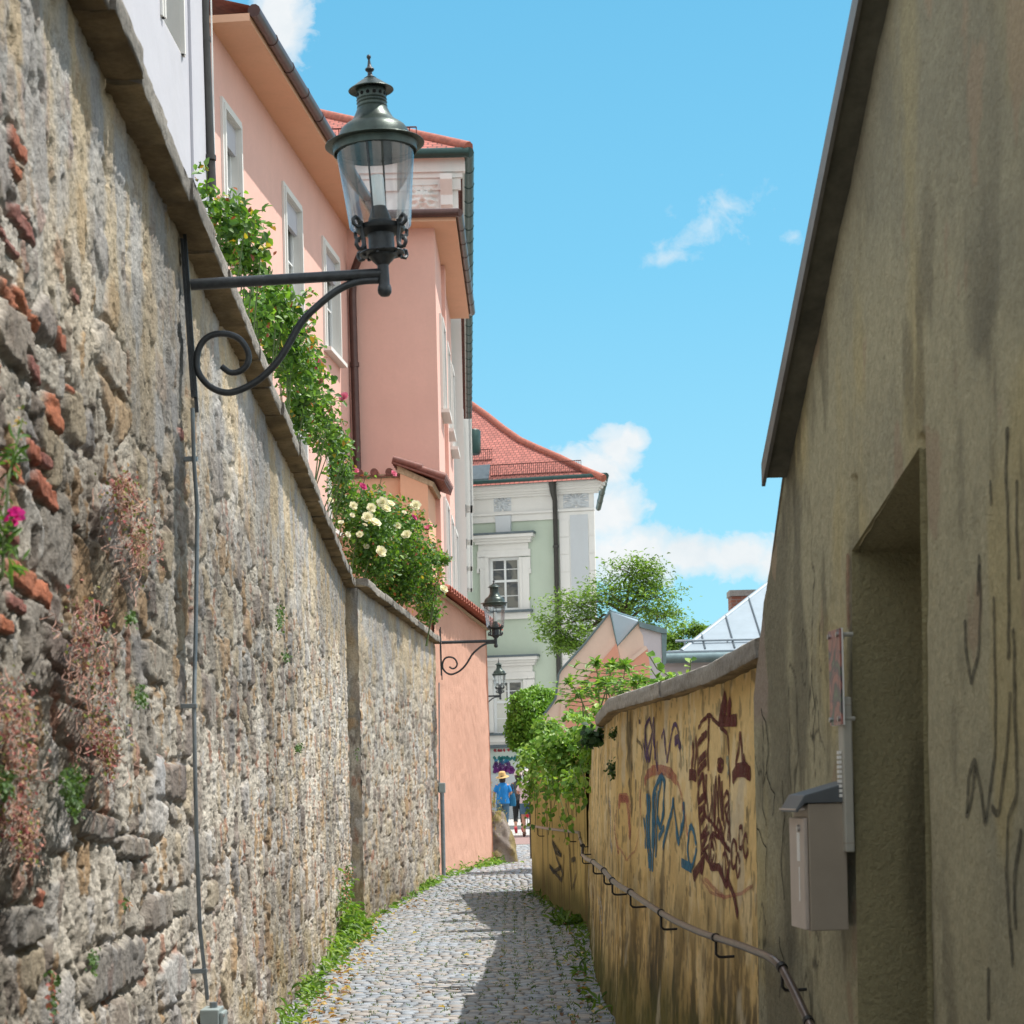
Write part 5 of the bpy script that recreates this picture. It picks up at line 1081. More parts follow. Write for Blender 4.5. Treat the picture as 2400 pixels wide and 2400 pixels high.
pts=[P(u,v,32.96) for u,v in A1[:7]]; mb.tube(pts,.022,6); mb.tube([P(1430,1433,32.96),P(1447,1514,32.96),P(1497,1457,32.96)],.02,6); mb.tube([P(1430,1432,33),P(1494,1451.5,34.6)],.025,6); mb.build('edge_flashing',M['zinc'],pg,50)
lb=thing('chimney_block','lavender rendered parapet block with slate flashing, right of the pink gable','parapet',tuple(P(1530,1720,33.3)))
polyp([(1499,1468),(1550,1483),(1552,1560),(1556,1800),(1520,1800),(1522,1560),(1517,1522),(1509,1512),(1507,1490),(1499,1476)],33.02,1.2,'wall',M['lav'],lb)
polyp([(1497,1456),(1563,1474.5),(1563,1484),(1550,1483.5),(1499,1469)],32.95,1.4,'cap',M['zinc'],lb); polyp([(1550.5,1484),(1563,1484.2),(1561,1556),(1553,1558)],33.0,1.2,'side_flashing',M['zinc'],lb)
mh=thing('metal_roof_house','low lavender house with a pale standing seam metal roof and zinc gutter','house',tuple(P(1680,1800,43)))
xL=P(1553,1545,42).x; yE=42.; zE=P(1600,1541,42).z
MB().box((xL,yE+.3,-.2),(xL+14,yE+.6,zE)).build('wall',M['lav'],mh)
Pk=lambda u,v,d:P(u,v,d)
tkm=.5
def rp(u,v):  # roof plane through eave
    x,z=ray(u,v); k=((zE+.12)-CZ-tkm*yE)/(z-tkm); return Vector((x*k,k,CZ+z*k))
def rpx(x,y): return Vector((x,y,zE+.12+tkm*(y-yE)))
e1=rp(1563,1533); h1=rp(1597,1528); h2=rp(1770,1393); h3=rp(1840,1338)
poly=[rpx(xL,yE-.05),h1,h2,h3,rpx(h3.x+8,h3.y),rpx(xL+14,yE-.05)]
MB().prism(poly,(0,0,.04)).build('roof',M['sheet'],mh)
MB().tube([h1,h2,h3],.07,8).build('hip_cap',M['sheet'],mh,50)
mb=MB()
for x in np.arange(xL+.9,xL+9,.62):
    # seam up to hip
    t=[]; y0=yE
    yh=np.interp(x,[h1.x,h2.x,h3.x],[h1.y,h2.y,h3.y]); 
    sl=.9
    a_=rpx(x,yE); b_=rpx(x-.0,yh-.05)
    mb.tube([a_+Vector((0,0,.06)),b_+Vector((0,0,.06))],.016,5)
mb.build('standing_seam',M['slate'],mh)
g0=Vector((xL-.05,yE-.15,zE-.02)); g1_=g0+Vector((14,0,0)); gutter([g0,g1_],.11,M['zinc'],mh,ring=2.5); MB().box((xL-.02,yE-.05,zE-.02),(xL+14,yE+.3,zE+.1)).build('fascia',M['zinc'],mh)
mb=MB().tube([rpx(xL+.3,yE+.3)+Vector((0,0,.1)),rpx(xL+13,yE+.3)+Vector((0,0,.1))],.025,8)
for x in np.arange(xL+.5,xL+12,.9): mb.tube([rpx(x,yE+.3)+Vector((0,0,.0)),rpx(x,yE+.3)+Vector((0,0,.12))],.02,5)
mb.build('snow_rail',M['sheet'],mh,50)
ch=h2+Vector((.3,1.6,0)); c0=P(1714,1440,ch.y);c1=P(1768,1382,ch.y)
mm,nt,b,o=newmat('brickwork'); v=coords(nt); bt=nt.nodes.new('ShaderNodeTexBrick'); bt.inputs['Scale'].default_value=1; bt.inputs['Brick Width'].default_value=.25; bt.inputs['Row Height'].default_value=.08; bt.inputs['Mortar Size'].default_value=.008; bt.inputs['Color1'].default_value=(.24,.09,.06,1); bt.inputs['Color2'].default_value=(.32,.14,.09,1); bt.inputs['Mortar'].default_value=(.25,.2,.18,1)
sx=nt.nodes.new('ShaderNodeSeparateXYZ'); cx_=nt.nodes.new('ShaderNodeCombineXYZ'); ad_=nt.nodes.new('ShaderNodeMath'); nt.links.new(v,sx.inputs[0]); nt.links.new(sx.outputs[0],ad_.inputs[0]); nt.links.new(sx.outputs[1],ad_.inputs[1]); nt.links.new(ad_.outputs[0],cx_.inputs[0]); nt.links.new(sx.outputs[2],cx_.inputs[1]); nt.links.new(cx_.outputs[0],bt.inputs[0]); nt.links.new(bt.outputs[0],b.inputs['Base Color']); b.inputs['Roughness'].default_value=.9; M['brickwork']=mm
cm=MB().box((c0.x,ch.y,c0.z-1.2),(c1.x,ch.y+.6,c1.z-.14)).build('chimney',M['brickwork'],mh); MB().box((c0.x-.03,ch.y-.03,c1.z-.138),(c1.x+.03,ch.y+.63,c1.z)).build('chimney_cap',M['concrete'],cm)
# ================================================================ foliage
G1=np.array([(.105,.21,.035),(.075,.165,.035),(.15,.28,.045),(.19,.33,.05),(.055,.125,.035),(.11,.19,.06)])
GY_=np.array([(.17,.31,.045),(.13,.26,.04),(.22,.36,.06),(.09,.19,.035),(.27,.39,.09)])
GT=np.array([(.13,.22,.035),(.10,.18,.03),(.17,.27,.045),(.07,.13,.025)])
AUT=np.array([(.32,.10,.03),(.38,.22,.04),(.25,.07,.04),(.42,.32,.05)])
def leafgeo(pos,size,width=.55,nb=(0,0,.6),spread=1.0,tdir=None,cols=G1,fold=.12,curl=.1):
    n=len(pos); nrm=RNG.normal(size=(n,3))*spread+np.array(nb); nrm/=np.linalg.norm(nrm,axis=1)[:,None]
    t=RNG.normal(size=(n,3)) if tdir is None else np.array(tdir)+RNG.normal(size=(n,3))*.45
    t=t-nrm*(t*nrm).sum(1)[:,None]; t/=np.linalg.norm(t,axis=1)[:,None]+1e-9; b=np.cross(nrm,t)
    L=size*RNG.uniform(.6,1.25,n) if np.ndim(size)==0 else size; L=L[:,None]; w=L*width*.5
    v0=pos; v1=pos+t*L*.42-b*w+nrm*L*fold; v2=pos+t*L*.45; v3=pos+t*L*.42+b*w+nrm*L*fold; v4=pos+t*L-nrm*L*curl
    v5=pos+t*L*.78-b*w*.62+nrm*L*fold*.4; v6=pos+t*L*.78+b*w*.62+nrm*L*fold*.4
    V=np.stack([v0,v1,v2,v3,v4,v5,v6],1).reshape(-1,3); k=np.arange(n)[:,None]*7
    T=np.concatenate([k+np.array([[0,2,1]]),k+np.array([[0,3,2]])]); Q=np.concatenate([k+np.array([[1,2,4,5]]),k+np.array([[2,3,6,4]])])
    ci=cols[RNG.integers(0,len(cols),n)]*RNG.uniform(.8,1.25,(n,1)); return V,T,Q,np.repeat(ci,7,0)
def ellip(c,r,n,shell=.55):
    d=RNG.normal(size=(n,3)); d/=np.linalg.norm(d,axis=1)[:,None]; rad=(shell+(1-shell)*RNG.random(n))**.8
    lump=1+.35*(fbm(d[:,0]*2.3+c[0]*7,d[:,2]*2.3+d[:,1]*1.7+c[2]*3,3,801)-.5)*2
    return np.array(c)[None]+d*np.array(r)[None]*(rad*lump)[:,None]
class Fol:
    def __init__(s): s.V=[];s.T=[];s.Q=[];s.C=[];s.n=0
    def add(s,g):
        V,T,Q,C=g; s.V.append(V);s.T.append(T+s.n);s.Q.append(Q+s.n);s.C.append(C);s.n+=len(V); return s
    def build(s,name,parent=None,mat='leaf'):
        return fast(name,np.concatenate(s.V),[np.concatenate(s.T),np.concatenate(s.Q)],M[mat],parent,False,np.concatenate(s.C))
def pxblob(u,v,ru,rv,d,rd=None): 
    k=d/F*1.2422; c=P(u*1.2422,v*1.2422,d); return (c,(ru*k,rd or ru*k,rv*k))
def bloom(col,r,nb=3):
    V=[];T=[];Q=[];C=[];n=0
    for ring,(k,rad,tilt) in enumerate(((6,1.0,.35),(6,.85,.75),(5,.62,1.1),(4,.4,1.35))):
        for i in range(k):
            a=2*math.pi*i/k+ring*.5+random.uniform(-.15,.15); o=np.array((math.cos(a),math.sin(a),0)); s=np.array((-math.sin(a),math.cos(a),0)); up=np.array((0,0,1.))
            dr=o*math.cos(tilt)+up*math.sin(tilt); w=r*rad*.62
            p=[o*r*.1,o*r*.1+dr*r*rad*.55-s*w,o*r*.1+dr*r*rad*.55+s*w,o*r*.12+dr*r*rad+up*r*.1-s*w*.55,o*r*.12+dr*r*rad+up*r*.1+s*w*.55,o*r*.05+dr*r*rad*1.08+o*r*.12]
            V+=p; Q.append((n+1,n+2,n+4,n+3)); T+= [(n,n+2,n+1),(n+3,n+4,n+5)]; C+=[np.array(col)*random.uniform(.85,1.12)]*6; n+=6
    return np.array(V),T,Q,np.array(C)
def bloom_mesh(name,col,r):
    V,T,Q,C=bloom(col,r); o=fast(name,V,[np.array(T),np.array(Q)],M['petal'],None,True,C,local=True); return o
def rose(label,blobs,dens,size,cols,aut,shoots,blooms,group=None,base=None):
    c0=blobs[0][0]; root=thing('rose_bush',label,'rose bush',(c0.x-.2,c0.y,3.7),group=group)
    f=Fol(); st=MB()
    for c,r in blobs:
        n=int(dens*(r[0]*r[2]+r[0]*r[1])*1.0); p=ellip(c,r,n,.25); g=leafgeo(p,size,.62,(0.35,-.25,.7),.75,cols=cols); f.add(g)
        m=int(n*aut); f.add(leafgeo(ellip(c,np.array(r)*1.05,max(m,2),.8),size*.9,.55,(.3,-.2,.6),.8,cols=AUT))
        for i in range(2):
            e=Vector(ellip(c,r,1,.5)[0]); b0=Vector((c.x-.25+random.uniform(-.1,.1),c.y+.2+random.uniform(-.2,.2),min(3.7,c.z-r[2]))); mid=(b0+e)/2+Vector((random.uniform(-.1,.1),0,.15)); st.tube([b0,mid,e],[.012,.008,.004],5)
    for (u0,v0,u1,v1,d) in shoots:
        a=P(u0*1.2422,v0*1.2422,d);b=P(u1*1.2422,v1*1.2422,d-.15); mid=(a+b)/2+Vector((random.uniform(-.04,.04),0,.03)); st.tube([a,mid,b],[.006,.005,.003],5)
        n=14; t=RNG.random(n)[:,None]; p=np.array(a)*(1-t)+np.array(b)*t+RNG.normal(size=(n,3))*.025; f.add(leafgeo(p,size,.6,(.2,-.3,.6),.8,cols=cols)); f.add(leafgeo(p[:4],size*.8,.5,(.2,-.3,.6),.8,cols=AUT))
    f.build('foliage',root); st.build('stems',M['stem'],root)
    for (u,v,d,r,k) in blooms:
        col={'y':(.93,.88,.63),'p':(.78,.22,.33),'m':(.62,.08,.24),'w':(.85,.8,.62)}[k]; key=(k)
        if key not in BL: BL[key]=bloom_mesh('blossom',col,.062); o=BL[key]
        else: o=BL[key].copy(); COL.objects.link(o)
        o.parent=root; q=P(u,v,d)-LOC[root.name]; o.location=q; o.scale=(r*1.0,r*1.0,r*.95); o.rotation_euler=(R(random.uniform(35,75)),R(random.uniform(-20,25)),R(random.uniform(-25,50)))
BL={}
zz2=lambda x,y:(750+x*.2588,1000+y*.2588)
zz3_=lambda x,y:(400+x*.3106,500+y*.3106)
rose('leafy rose bush with red tinged tips nearest the camera on the stone wall top',[pxblob(398,375,22,45,14.5),pxblob(435,415,50,60,14.8),pxblob(470,455,45,60,15.2),pxblob(470,500,40,38,15.4),pxblob(425,470,30,50,15)],2700,.078,G1,.10,[(450,420,500,395,15),(470,450,510,480,15),(390,360,375,305,14.4),(480,500,520,530,15.5)],[],'rose bushes along the stone wall top')
rose('rose bush with glossy leaves just below the bracket arm of the nearest lantern',[pxblob(505,560,55,38,17.2),pxblob(525,600,70,60,17.6),pxblob(540,650,60,60,18),pxblob(565,690,50,50,18.4),pxblob(490,600,40,45,16.8)],2700,.078,G1,.05,[(560,580,585,545,17.6),(560,640,590,620,18)],[],'rose bushes along the stone wall top')
rose('tall rose bush with pink blooms on long stems against the pink house',[pxblob(575,730,52,60,20),pxblob(560,690,58,54,19.5),pxblob(590,775,52,52,20.8),pxblob(615,820,45,42,21.5),pxblob(640,850,34,28,22),pxblob(565,780,36,50,20.2)],2500,.078,G1,.05,[(590,720,600,690,20),(610,770,650,755,21),(600,800,665,830,21.5),(640,850,670,830,22),(640,860,620,800,22)],[(*zz3_(1105,1125),19.8,.9,'p'),(*zz3_(1080,1165),19.8,.7,'p'),(*zz3_(1310,1390),20.8,.8,'p')],'rose bushes along the stone wall top')
DBL=.62
rose('large rose bush full of pale yellow blooms spilling over the wall end',[pxblob(645,930,30,50,25.5),pxblob(690,975,65,60,26.5),pxblob(735,1000,75,65,27.5),pxblob(760,1055,72,65,28.5),pxblob(700,1050,60,60,26.8),pxblob(790,1105,50,50,30),pxblob(740,1110,55,40,28.5),pxblob(808,1155,28,28,31.3),pxblob(825,1055,28,16,30),pxblob(640,890,30,25,24.5)],4400,.068,np.concatenate([G1,G1[:2]*.8]),.03,[(680,930,690,890,26),(715,940,720,900,27),(770,1000,800,960,28.5),(660,900,665,860,25),(820,1060,855,1050,30),(790,1000,775,980,28)],
 [(*zz2(x,y),d-DBL,s,k) for x,y,d,s,k in ((300,720,25.6,.8,'y'),(700,900,27.3,.75,'y'),(360,980,26.4,.7,'y'),(640,1010,27.5,.75,'y'),(760,1180,28.6,.7,'y'),(420,1090,27,.65,'w'),(880,1240,30,.7,'y'),(250,980,25.8,.6,'w'),(565,690,26.6,1.1,'y'),(632,705,26.8,.95,'y'),(595,750,26.6,1.0,'y'),(462,740,26.2,.95,'y'),(430,825,26,1.1,'y'),(493,878,26,1.25,'y'),(865,718,27.6,1.1,'y'),(785,985,27.4,1.05,'y'),(547,1135,26.8,1.15,'y'),(1118,1475,29.5,.95,'y'),(760,780,27.2,.5,'w'),(290,805,25.5,.5,'w'),(190,870,25.2,.55,'w'),(405,895,26,.5,'w'),(320,405,25.5,.7,'p'),(665,428,26.6,.65,'p'),(385,548,25.8,.8,'m'),(848,828,27.6,.75,'m'),(982,928,28.2,1.05,'p'),(90,670,24.3,.6,'y'))],'rose bushes along the stone wall top')
# ---- trees beyond the walls
def tree(label,base,blobs,dens,size,cols,group,th=.13):
    root=thing('tree',label,'tree',tuple(base),group=group); tr=MB(); f=Fol(); top=Vector((base[0],base[1],blobs[0][0].z-.9)); base=Vector(base)
    tr.tube([base,(base+top)/2+Vector((.08,0,0)),top],[th,th*.8,th*.55],10)
    for c,r in blobs:
        mid=(top+c)/2+Vector((random.uniform(-.15,.15),random.uniform(-.2,.2),random.uniform(-.1,.2))); tr.tube([top-Vector((0,0,random.uniform(0,.5))),mid,c],[th*.45,th*.28,th*.12],6)
        nt_=17
        tips=ellip(c,np.array(r)*1.28,nt_,.4)
        for t in tips:
            tr.tube([c+(Vector(t)-c)*.15,c+(Vector(t)-c)*.6+Vector((0,0,.05)),Vector(t)],[th*.1,th*.07,th*.04],4)
            n=int(dens); sp=np.array((.26,.26,.13))*(r[0]/.75); p=np.array(t)[None]+RNG.normal(size=(n,3))*sp
            f.add(leafgeo(p,size,.42,(.1,-.1,1.0),.5,cols=cols))
    f.build('crown',root); tr.build('trunk',M['bark'],root,60)
b55=lambda L,d:[pxblob(u,v,ru,rv,d) for u,v,ru,rv in L]
g0=float(gz(55)); q=P(1470,1700,55)
tree('feathery light green tree rising behind the folded pink gable',(q.x,55,g0),b55([(1195,1085,50,26),(1240,1125,45,30),(1150,1120,45,24),(1085,1140,40,24),(1050,1180,34,30),(1105,1190,45,30),(1245,1165,35,20),(1190,1150,55,28),(1068,1215,28,18),(1215,1095,35,25)],55),52,.12,GT*1.15,'trees behind the gables')
q=P(1610,1700,60); tree('small green treetop between the lavender parapet and the metal roof',(q.x,60,float(gz(60))),b55([(1290,1205,28,22),(1316,1192,14,12),(1270,1215,18,20)],60),60,.12,GT*1.15,'trees behind the gables')
# ---- clipped ball of leaves
root=thing('ball_tree','round dense green leaf ball on a stem, left of the pink gable','tree',(P(1243,1700,38).x,38,float(gz(38))))
f=Fol()
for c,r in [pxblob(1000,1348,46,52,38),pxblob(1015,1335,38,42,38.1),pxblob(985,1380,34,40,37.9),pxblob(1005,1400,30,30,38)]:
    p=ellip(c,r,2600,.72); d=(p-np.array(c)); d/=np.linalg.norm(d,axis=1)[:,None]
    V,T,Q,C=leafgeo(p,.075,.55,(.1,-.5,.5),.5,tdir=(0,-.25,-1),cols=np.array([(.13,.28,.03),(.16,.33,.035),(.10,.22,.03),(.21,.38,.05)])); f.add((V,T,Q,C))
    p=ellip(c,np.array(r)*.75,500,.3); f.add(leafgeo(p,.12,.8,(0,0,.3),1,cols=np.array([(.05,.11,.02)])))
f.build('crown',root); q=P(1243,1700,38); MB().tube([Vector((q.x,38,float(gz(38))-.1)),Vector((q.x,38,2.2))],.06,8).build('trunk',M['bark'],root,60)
# ---- climber over the ochre wall
root=thing('climbing_plant','light green creeper hanging over the far ochre wall','climbing plant',(.5,27,2.0)); f=Fol(); st=MB()
for u,v,ru,rv,n in ((1030,1372,32,24,800),(1062,1402,60,32,1700),(1108,1380,34,20,600),(1012,1428,30,34,800),(1062,1440,48,36,1100),(985,1425,16,26,300),(1085,1348,28,10,200),(1035,1470,30,30,350),(1080,1480,28,30,350),(1000,1480,18,40,300),(1112,1420,14,45,350)):
    off=.22 if u<1100 else .12; d=frY.pt(u*1.2422,v*1.2422,off).y if u<1095 else 21.5
    c,r=pxblob(u,v,ru,rv,d,.28); p=ellip(c,r,int(n*.42),.1); f.add(leafgeo(p,.07,.7,(-.1,-.5,.6),.6,tdir=(0,-.2,-.6),cols=GY_))
def strand(u0,v0,u1,v1,off,nl,size=.07,cols=GY_):
    pts=[]
    for t in np.linspace(0,1,7): pts.append(frY.pt((u0+(u1-u0)*t+4*math.sin(t*5+u0))*1.2422,(v0+(v1-v0)*t)*1.2422,off+.05*math.sin(t*3)))
    st.tube(pts,.004,4); tt=RNG.random(nl)*6; p=np.array([np.array(pts[int(t)])*(1-t%1)+np.array(pts[min(6,int(t)+1)])*(t%1) for t in tt])+RNG.normal(size=(nl,3))*.03; f.add(leafgeo(p,size,.75,(0,-.8,.25),.4,tdir=(0,-.1,-1),cols=cols))
for a in ((1015,1440,1005,1570,.25,14),(1035,1445,1035,1575,.28,16),(1048,1445,1045,1530,.22,14),(1078,1445,1084,1540,.2,14),(1005,1430,998,1560,.2,18),(1020,1440,1012,1520,.2,16),(1040,1450,1022,1545,.22,18),(1052,1450,1068,1560,.25,20),(1070,1450,1072,1545,.2,18),(1085,1450,1100,1520,.2,18),(1098,1440,1102,1500,.18,16),(1030,1450,1050,1500,.3,14),(990,1430,975,1475,.15,16),(985,1440,990,1520,.15,16),(1060,1540,1064,1590,.2,4)): strand(*a)
f.build('foliage',root); st.build('stems',M['stem'],root)
# ---- elder shoots & sprigs over the coping
root=thing('elder_shrub','young elder shoots with serrated leaves rising above the dark wall coping','shrub',(P(1430,1660,15.6).x,15.6,2.1)); f=Fol(); st=MB()
for (u0,v0,u1,v1,d,n) in ((1150,1335,1140,1252,16,5),(1150,1335,1172,1258,16,5),(1185,1330,1196,1258,15.6,5),(1130,1345,1092,1290,16.4,4),(1200,1330,1225,1285,15,4),(1160,1335,1160,1290,15.8,4),(1215,1325,1210,1290,15,4),(1120,1345,1110,1310,16.5,4),(1180,1335,1150,1290,15.8,4)):
    a=P(u0*1.2422-24,v0*1.2422+10,d);b=P(u1*1.2422-20,v1*1.2422-4,d); st.tube([a,(a+b)/2+Vector((.01,0,.01)),b],[.007,.005,.003],5)
    for k in range(n):
        t=.35+.65*(k+.5)/n; c=a+(b-a)*t
        for s in (-1,1):
            ang=random.uniform(-.5,.5); dr=Vector((s*math.cos(ang),math.sin(ang)*.8,.15)); e=c+dr*.16; st.tube([c,e],.0025,4)
            for j,m_ in ((.45,-1),(.45,1),(.8,-1),(.8,1),(1,0)):
                lp=c+dr*.16*j; td=dr*.6+Vector((-dr.y,dr.x,0))*m_*.8+Vector((0,0,-.35)); f.add(leafgeo(np.array([lp]),.072,.40,(0,-.2,1),.25,tdir=tuple(td),cols=GY_*.9))
        f.add(leafgeo(np.array([b]*6),.07,.42,(0,-.3,.6),.6,cols=GY_))
for u,v,ru,rv,d,n in ((1150,1342,50,6,15.8,70),(1100,1356,36,8,18,90)):
    c,r=pxblob(u,v,ru,rv,d,.3); f.add(leafgeo(ellip(c,r,n,.2),.06,.6,(0,-.3,.8),.6,cols=GY_))
f.build('foliage',root); st.build('stems',M['stem'],root)
root=thing('ivy','dark glossy ivy clump at the far end of the dark coping','ivy',tuple(P(1390,1735,15.2))); f=Fol()
c,r=pxblob(1120,1388,20,20,15.2,.1); f.add(leafgeo(ellip(c,r,150,.2),.06,.9,(-.3,-.7,.5),.6,tdir=(-.3,0,-.8),cols=np.array([(.035,.085,.03),(.05,.11,.04),(.03,.065,.028)]))); f.build('foliage',root)
root=thing('ivy','light green ivy sprigs arching over the middle of the dark coping','ivy',tuple(P(1560,1580,12.3))); f=Fol(); st=MB()
for pts,d in (([(1290,1288),(1262,1275),(1240,1262),(1222,1232)],12.6),([(1295,1285),(1302,1265),(1303,1245)],12.2),([(1262,1290),(1240,1280),(1228,1262)],12.8)):
    pp_=[P(u*1.2422,v*1.2422,d) for u,v in pts]; st.tube(pp_,.004,5)
    for a,b in zip(pp_[:-1],pp_[1:]):
        for t in np.linspace(0,1,4): f.add(leafgeo(np.array([a+(b-a)*t]),.055,.85,(0,-.5,.7),.5,cols=GY_))
for u,v,n in ((1250,1285,40),(1225,1300,60),(1275,1280,30)): c,r=pxblob(u,v,22,12,12.8,.15); f.add(leafgeo(ellip(c,r,n,.2),.055,.75,(0,-.4,.8),.5,cols=GY_))
f.build('foliage',root); st.build('stems',M['stem'],root)
# ---- plants growing in the stone wall
RT=np.array([(.36,.13,.12),(.44,.20,.16),(.40,.26,.13),(.26,.08,.08),(.20,.22,.06),(.48,.33,.21),(.15,.19,.05)])
def wallplant(label,name,blobs,n,size,cols,threads,tcol=None,fr=fr1,off=.05):
    root=thing(name,label,'wall plant',tuple(fr.pt(blobs[0][0]*1.2422,blobs[0][1]*1.2422,off))); f=Fol(); st=MB()
    for u,v,ru,rv in blobs:
        m=int(n*(.38 if threads else .62)); a=RNG.normal(size=(m,2))*(.52 if threads else .45); uu=(u+a[:,0]*ru)*1.2422; vv=(v+a[:,1]*rv)*1.2422
        o=off+RNG.random(m)*.07; p=np.array([fr.pt(x,y,q) for x,y,q in zip(uu,vv,o)]); f.add(leafgeo(p,size,.8,(.7,-.3,.5),.6,tdir=(.1,-.1,-.8),cols=cols))
        for k in range(threads):
            x=(u+random.gauss(0,.6)*ru)*1.2422;y=(v+random.gauss(0,.55)*rv)*1.2422; L=rv*random.uniform(.2,.7); pts=[fr.pt(x+random.gauss(0,.25)*ru*t,y+L*t*1.2422,off+.03+.04*math.sin(t*3+k)) for t in np.linspace(0,1,6)]; st.tube(pts,.0013,3,False)
    f.build('foliage',root,'leaf' if tcol is None else 'leafdry')
    if threads: st.build('stems',tcol or M['stem'],root)
M['redstem']=plain('reddish stems',(.46,.27,.21),.8,0,.4,30)
wallplant('trailing reddish wall plant high on the stone wall, left of the conduit','wall_plant',[(240,960,45,60),(262,1030,32,70),(235,920,20,30)],420,.015,RT,50,M['redstem'])
wallplant('long trailing pinkish wall plant in the middle of the stone wall','wall_plant',[(165,1180,48,70),(180,1290,45,90),(190,1380,40,60),(205,1430,14,40)],420,.014,RT,50,M['redstem'])
wallplant('reddish trailing wall plant at the left edge of the picture','wall_plant',[(20,1330,45,60),(40,1420,45,70),(35,1530,35,80),(50,1580,25,50)],450,.013,RT,50,M['redstem'])
DG=np.array([(.06,.12,.03),(.08,.15,.04),(.10,.17,.06),(.05,.09,.03)])
for lab,bl,n,s in (('fluffy green tuft growing low on the stone wall between brown stones',[(135,1480,26,40),(140,1510,14,30)],420,.016),('green tuft on the stone wall just left of the conduit, middle height',[(265,1312,14,26)],260,.014),('green tuft at the very left edge of the stone wall',[(8,1478,18,34)],260,.016),('small green tuft low in the stone wall above the junction box level',[(174,1812,9,26)],170,.013),('green cushion plant on the stone wall right of the conduit, upper one',[(528,1165,8,24)],260,.02),('small green cushion right below the upper one on the stone wall',[(539,1237,7,11)],130,.02),('thin reddish green seedling low at the bottom left of the stone wall',[(100,1850,12,26),(98,1890,12,30)],60,.017),('tiny reddish rosette in the lower stone wall',[(238,1702,9,14)],50,.017),('faint green tuft near the bend of the stone wall',[(563,1410,6,10)],90,.025),('dark green leaves at the end of the second wall stretch',[(823,1372,7,20)],160,.04),('green wisps in the joint where the two stone walls meet',[(673,1425,4,16)],90,.03),('red and green plants in the lower corner where the stone walls meet',[(656,1650,10,26),(652,1690,12,22)],240,.035),('dark sprig near the middle of the stone wall under the trailing plant',[(248,1165,12,14)],120,.015)):
    wallplant(lab,'wall_plant',bl,n,s,DG if 'red' not in lab else np.concatenate([DG,RT[:2]]),0)
frYn=None
for lab,u,v,rv,n in (('small dark sprig on the ochre wall under the coping end',1158,1385,10,70),('dark trailing weed in a crack of the ochre wall',1156,1452,22,120)):
    d,z=hit(u*1.2422,v*1.2422,.03); x,_=ray(u*1.2422,v*1.2422); c=Vector((x*d,d,z)); root=thing('wall_plant',lab,'wall plant',tuple(c)); f=Fol(); f.add(leafgeo(ellip(c,(.04,.12,rv*d/F*1.2422),n,.1),.03,.6,(-.6,-.3,.4),.6,cols=DG*.7)); f.build('foliage',root)
# snapdragon at the left edge
root=thing('snapdragon','snapdragon stalk with one magenta flower at the left edge of the stone wall','flower',tuple(fr1.pt(8*1.2422,1090*1.2422,.1))); f=Fol(); st=MB()
sp=[fr1.pt(u*1.2422,v*1.2422,.13) for u,v in ((4,1090),(8,1000),(16,900),(30,845),(42,790))]; st.tube(sp,[.004,.004,.0035,.003,.002],5)
tt=RNG.random(60)*3.4; p=np.array([np.array(sp[int(t)])*(1-t%1)+np.array(sp[int(t)+1])*(t%1) for t in tt]); f.add(leafgeo(p,.045,.22,(.3,-.5,.6),.7,cols=DG*1.3)); p=np.array([fr1.pt((18+random.gauss(0,9))*1.2422,(1040+random.gauss(0,30))*1.2422,.13) for _ in range(35)]); f.add(leafgeo(p,.05,.22,(.3,-.5,.6),.7,cols=DG*1.5)); p=np.array([fr1.pt((38+random.gauss(0,2.5))*1.2422,(805+random.gauss(0,18))*1.2422,.13) for _ in range(22)]); f.add(leafgeo(p,.014,.6,(.3,-.5,.6),.7,cols=RT)); f.build('foliage',root); st.build('stems',M['stem'],root)
ff=Fol(); p=np.array([fr1.pt((24+random.gauss(0,5))*1.2422,(972+random.gauss(0,7))*1.2422,.15) for _ in range(18)]); ff.add(leafgeo(p,.020,.9,(.3,-.8,.4),.5,cols=np.array([(.62,.02,.22),(.75,.05,.32),(.5,.015,.16)]))); ff.build('flower_head',root,'petal')
# ---- weeds, grass, fallen leaves
f=Fol()
def weedrow(y0,y1,n,w,h,size):
    y=y0+(y1-y0)*RNG.random(n); dens=ss(.38,.6,fbm(y*1.1,y*0,3,900)); k=RNG.random(n)<dens+.25; y=y[k]; n=len(y)
    x=left_edge(y)+.02+np.abs(RNG.normal(size=n))*w*.5*(.5+fbm(y*.8,y*0+3,2,901)); z=gz(y)+np.abs(RNG.normal(size=n))*h*(.35+fbm(y*.9,y*0+7,2,902)*1.0)*np.clip(1.4-(x-left_edge(y))/w,.15,1.2)
    f.add(leafgeo(np.stack([x,y,z],1),size,.34,(.4,-.2,.9),.5,tdir=(.75,-.25,.25),cols=GY_*.8,curl=.25))
weedrow(12.2,18,800,.12,.045,.08);weedrow(17,24.8,1200,.19,.07,.10);weedrow(24.6,32.5,1000,.13,.05,.09);weedrow(32.4,37.6,600,.18,.07,.11)
weedrow(20.8,23.3,420,.22,.22,.12)
n=170; y=12.5+10*RNG.random(n)**.8; x=rw(y)-np.abs(RNG.normal(size=n))*.12; f.add(leafgeo(np.stack([x,y,gz(y)+RNG.random(n)*.04],1),.10,.25,(-.3,-.2,.9),.6,tdir=(-.3,-.2,.6),cols=GY_*.6))
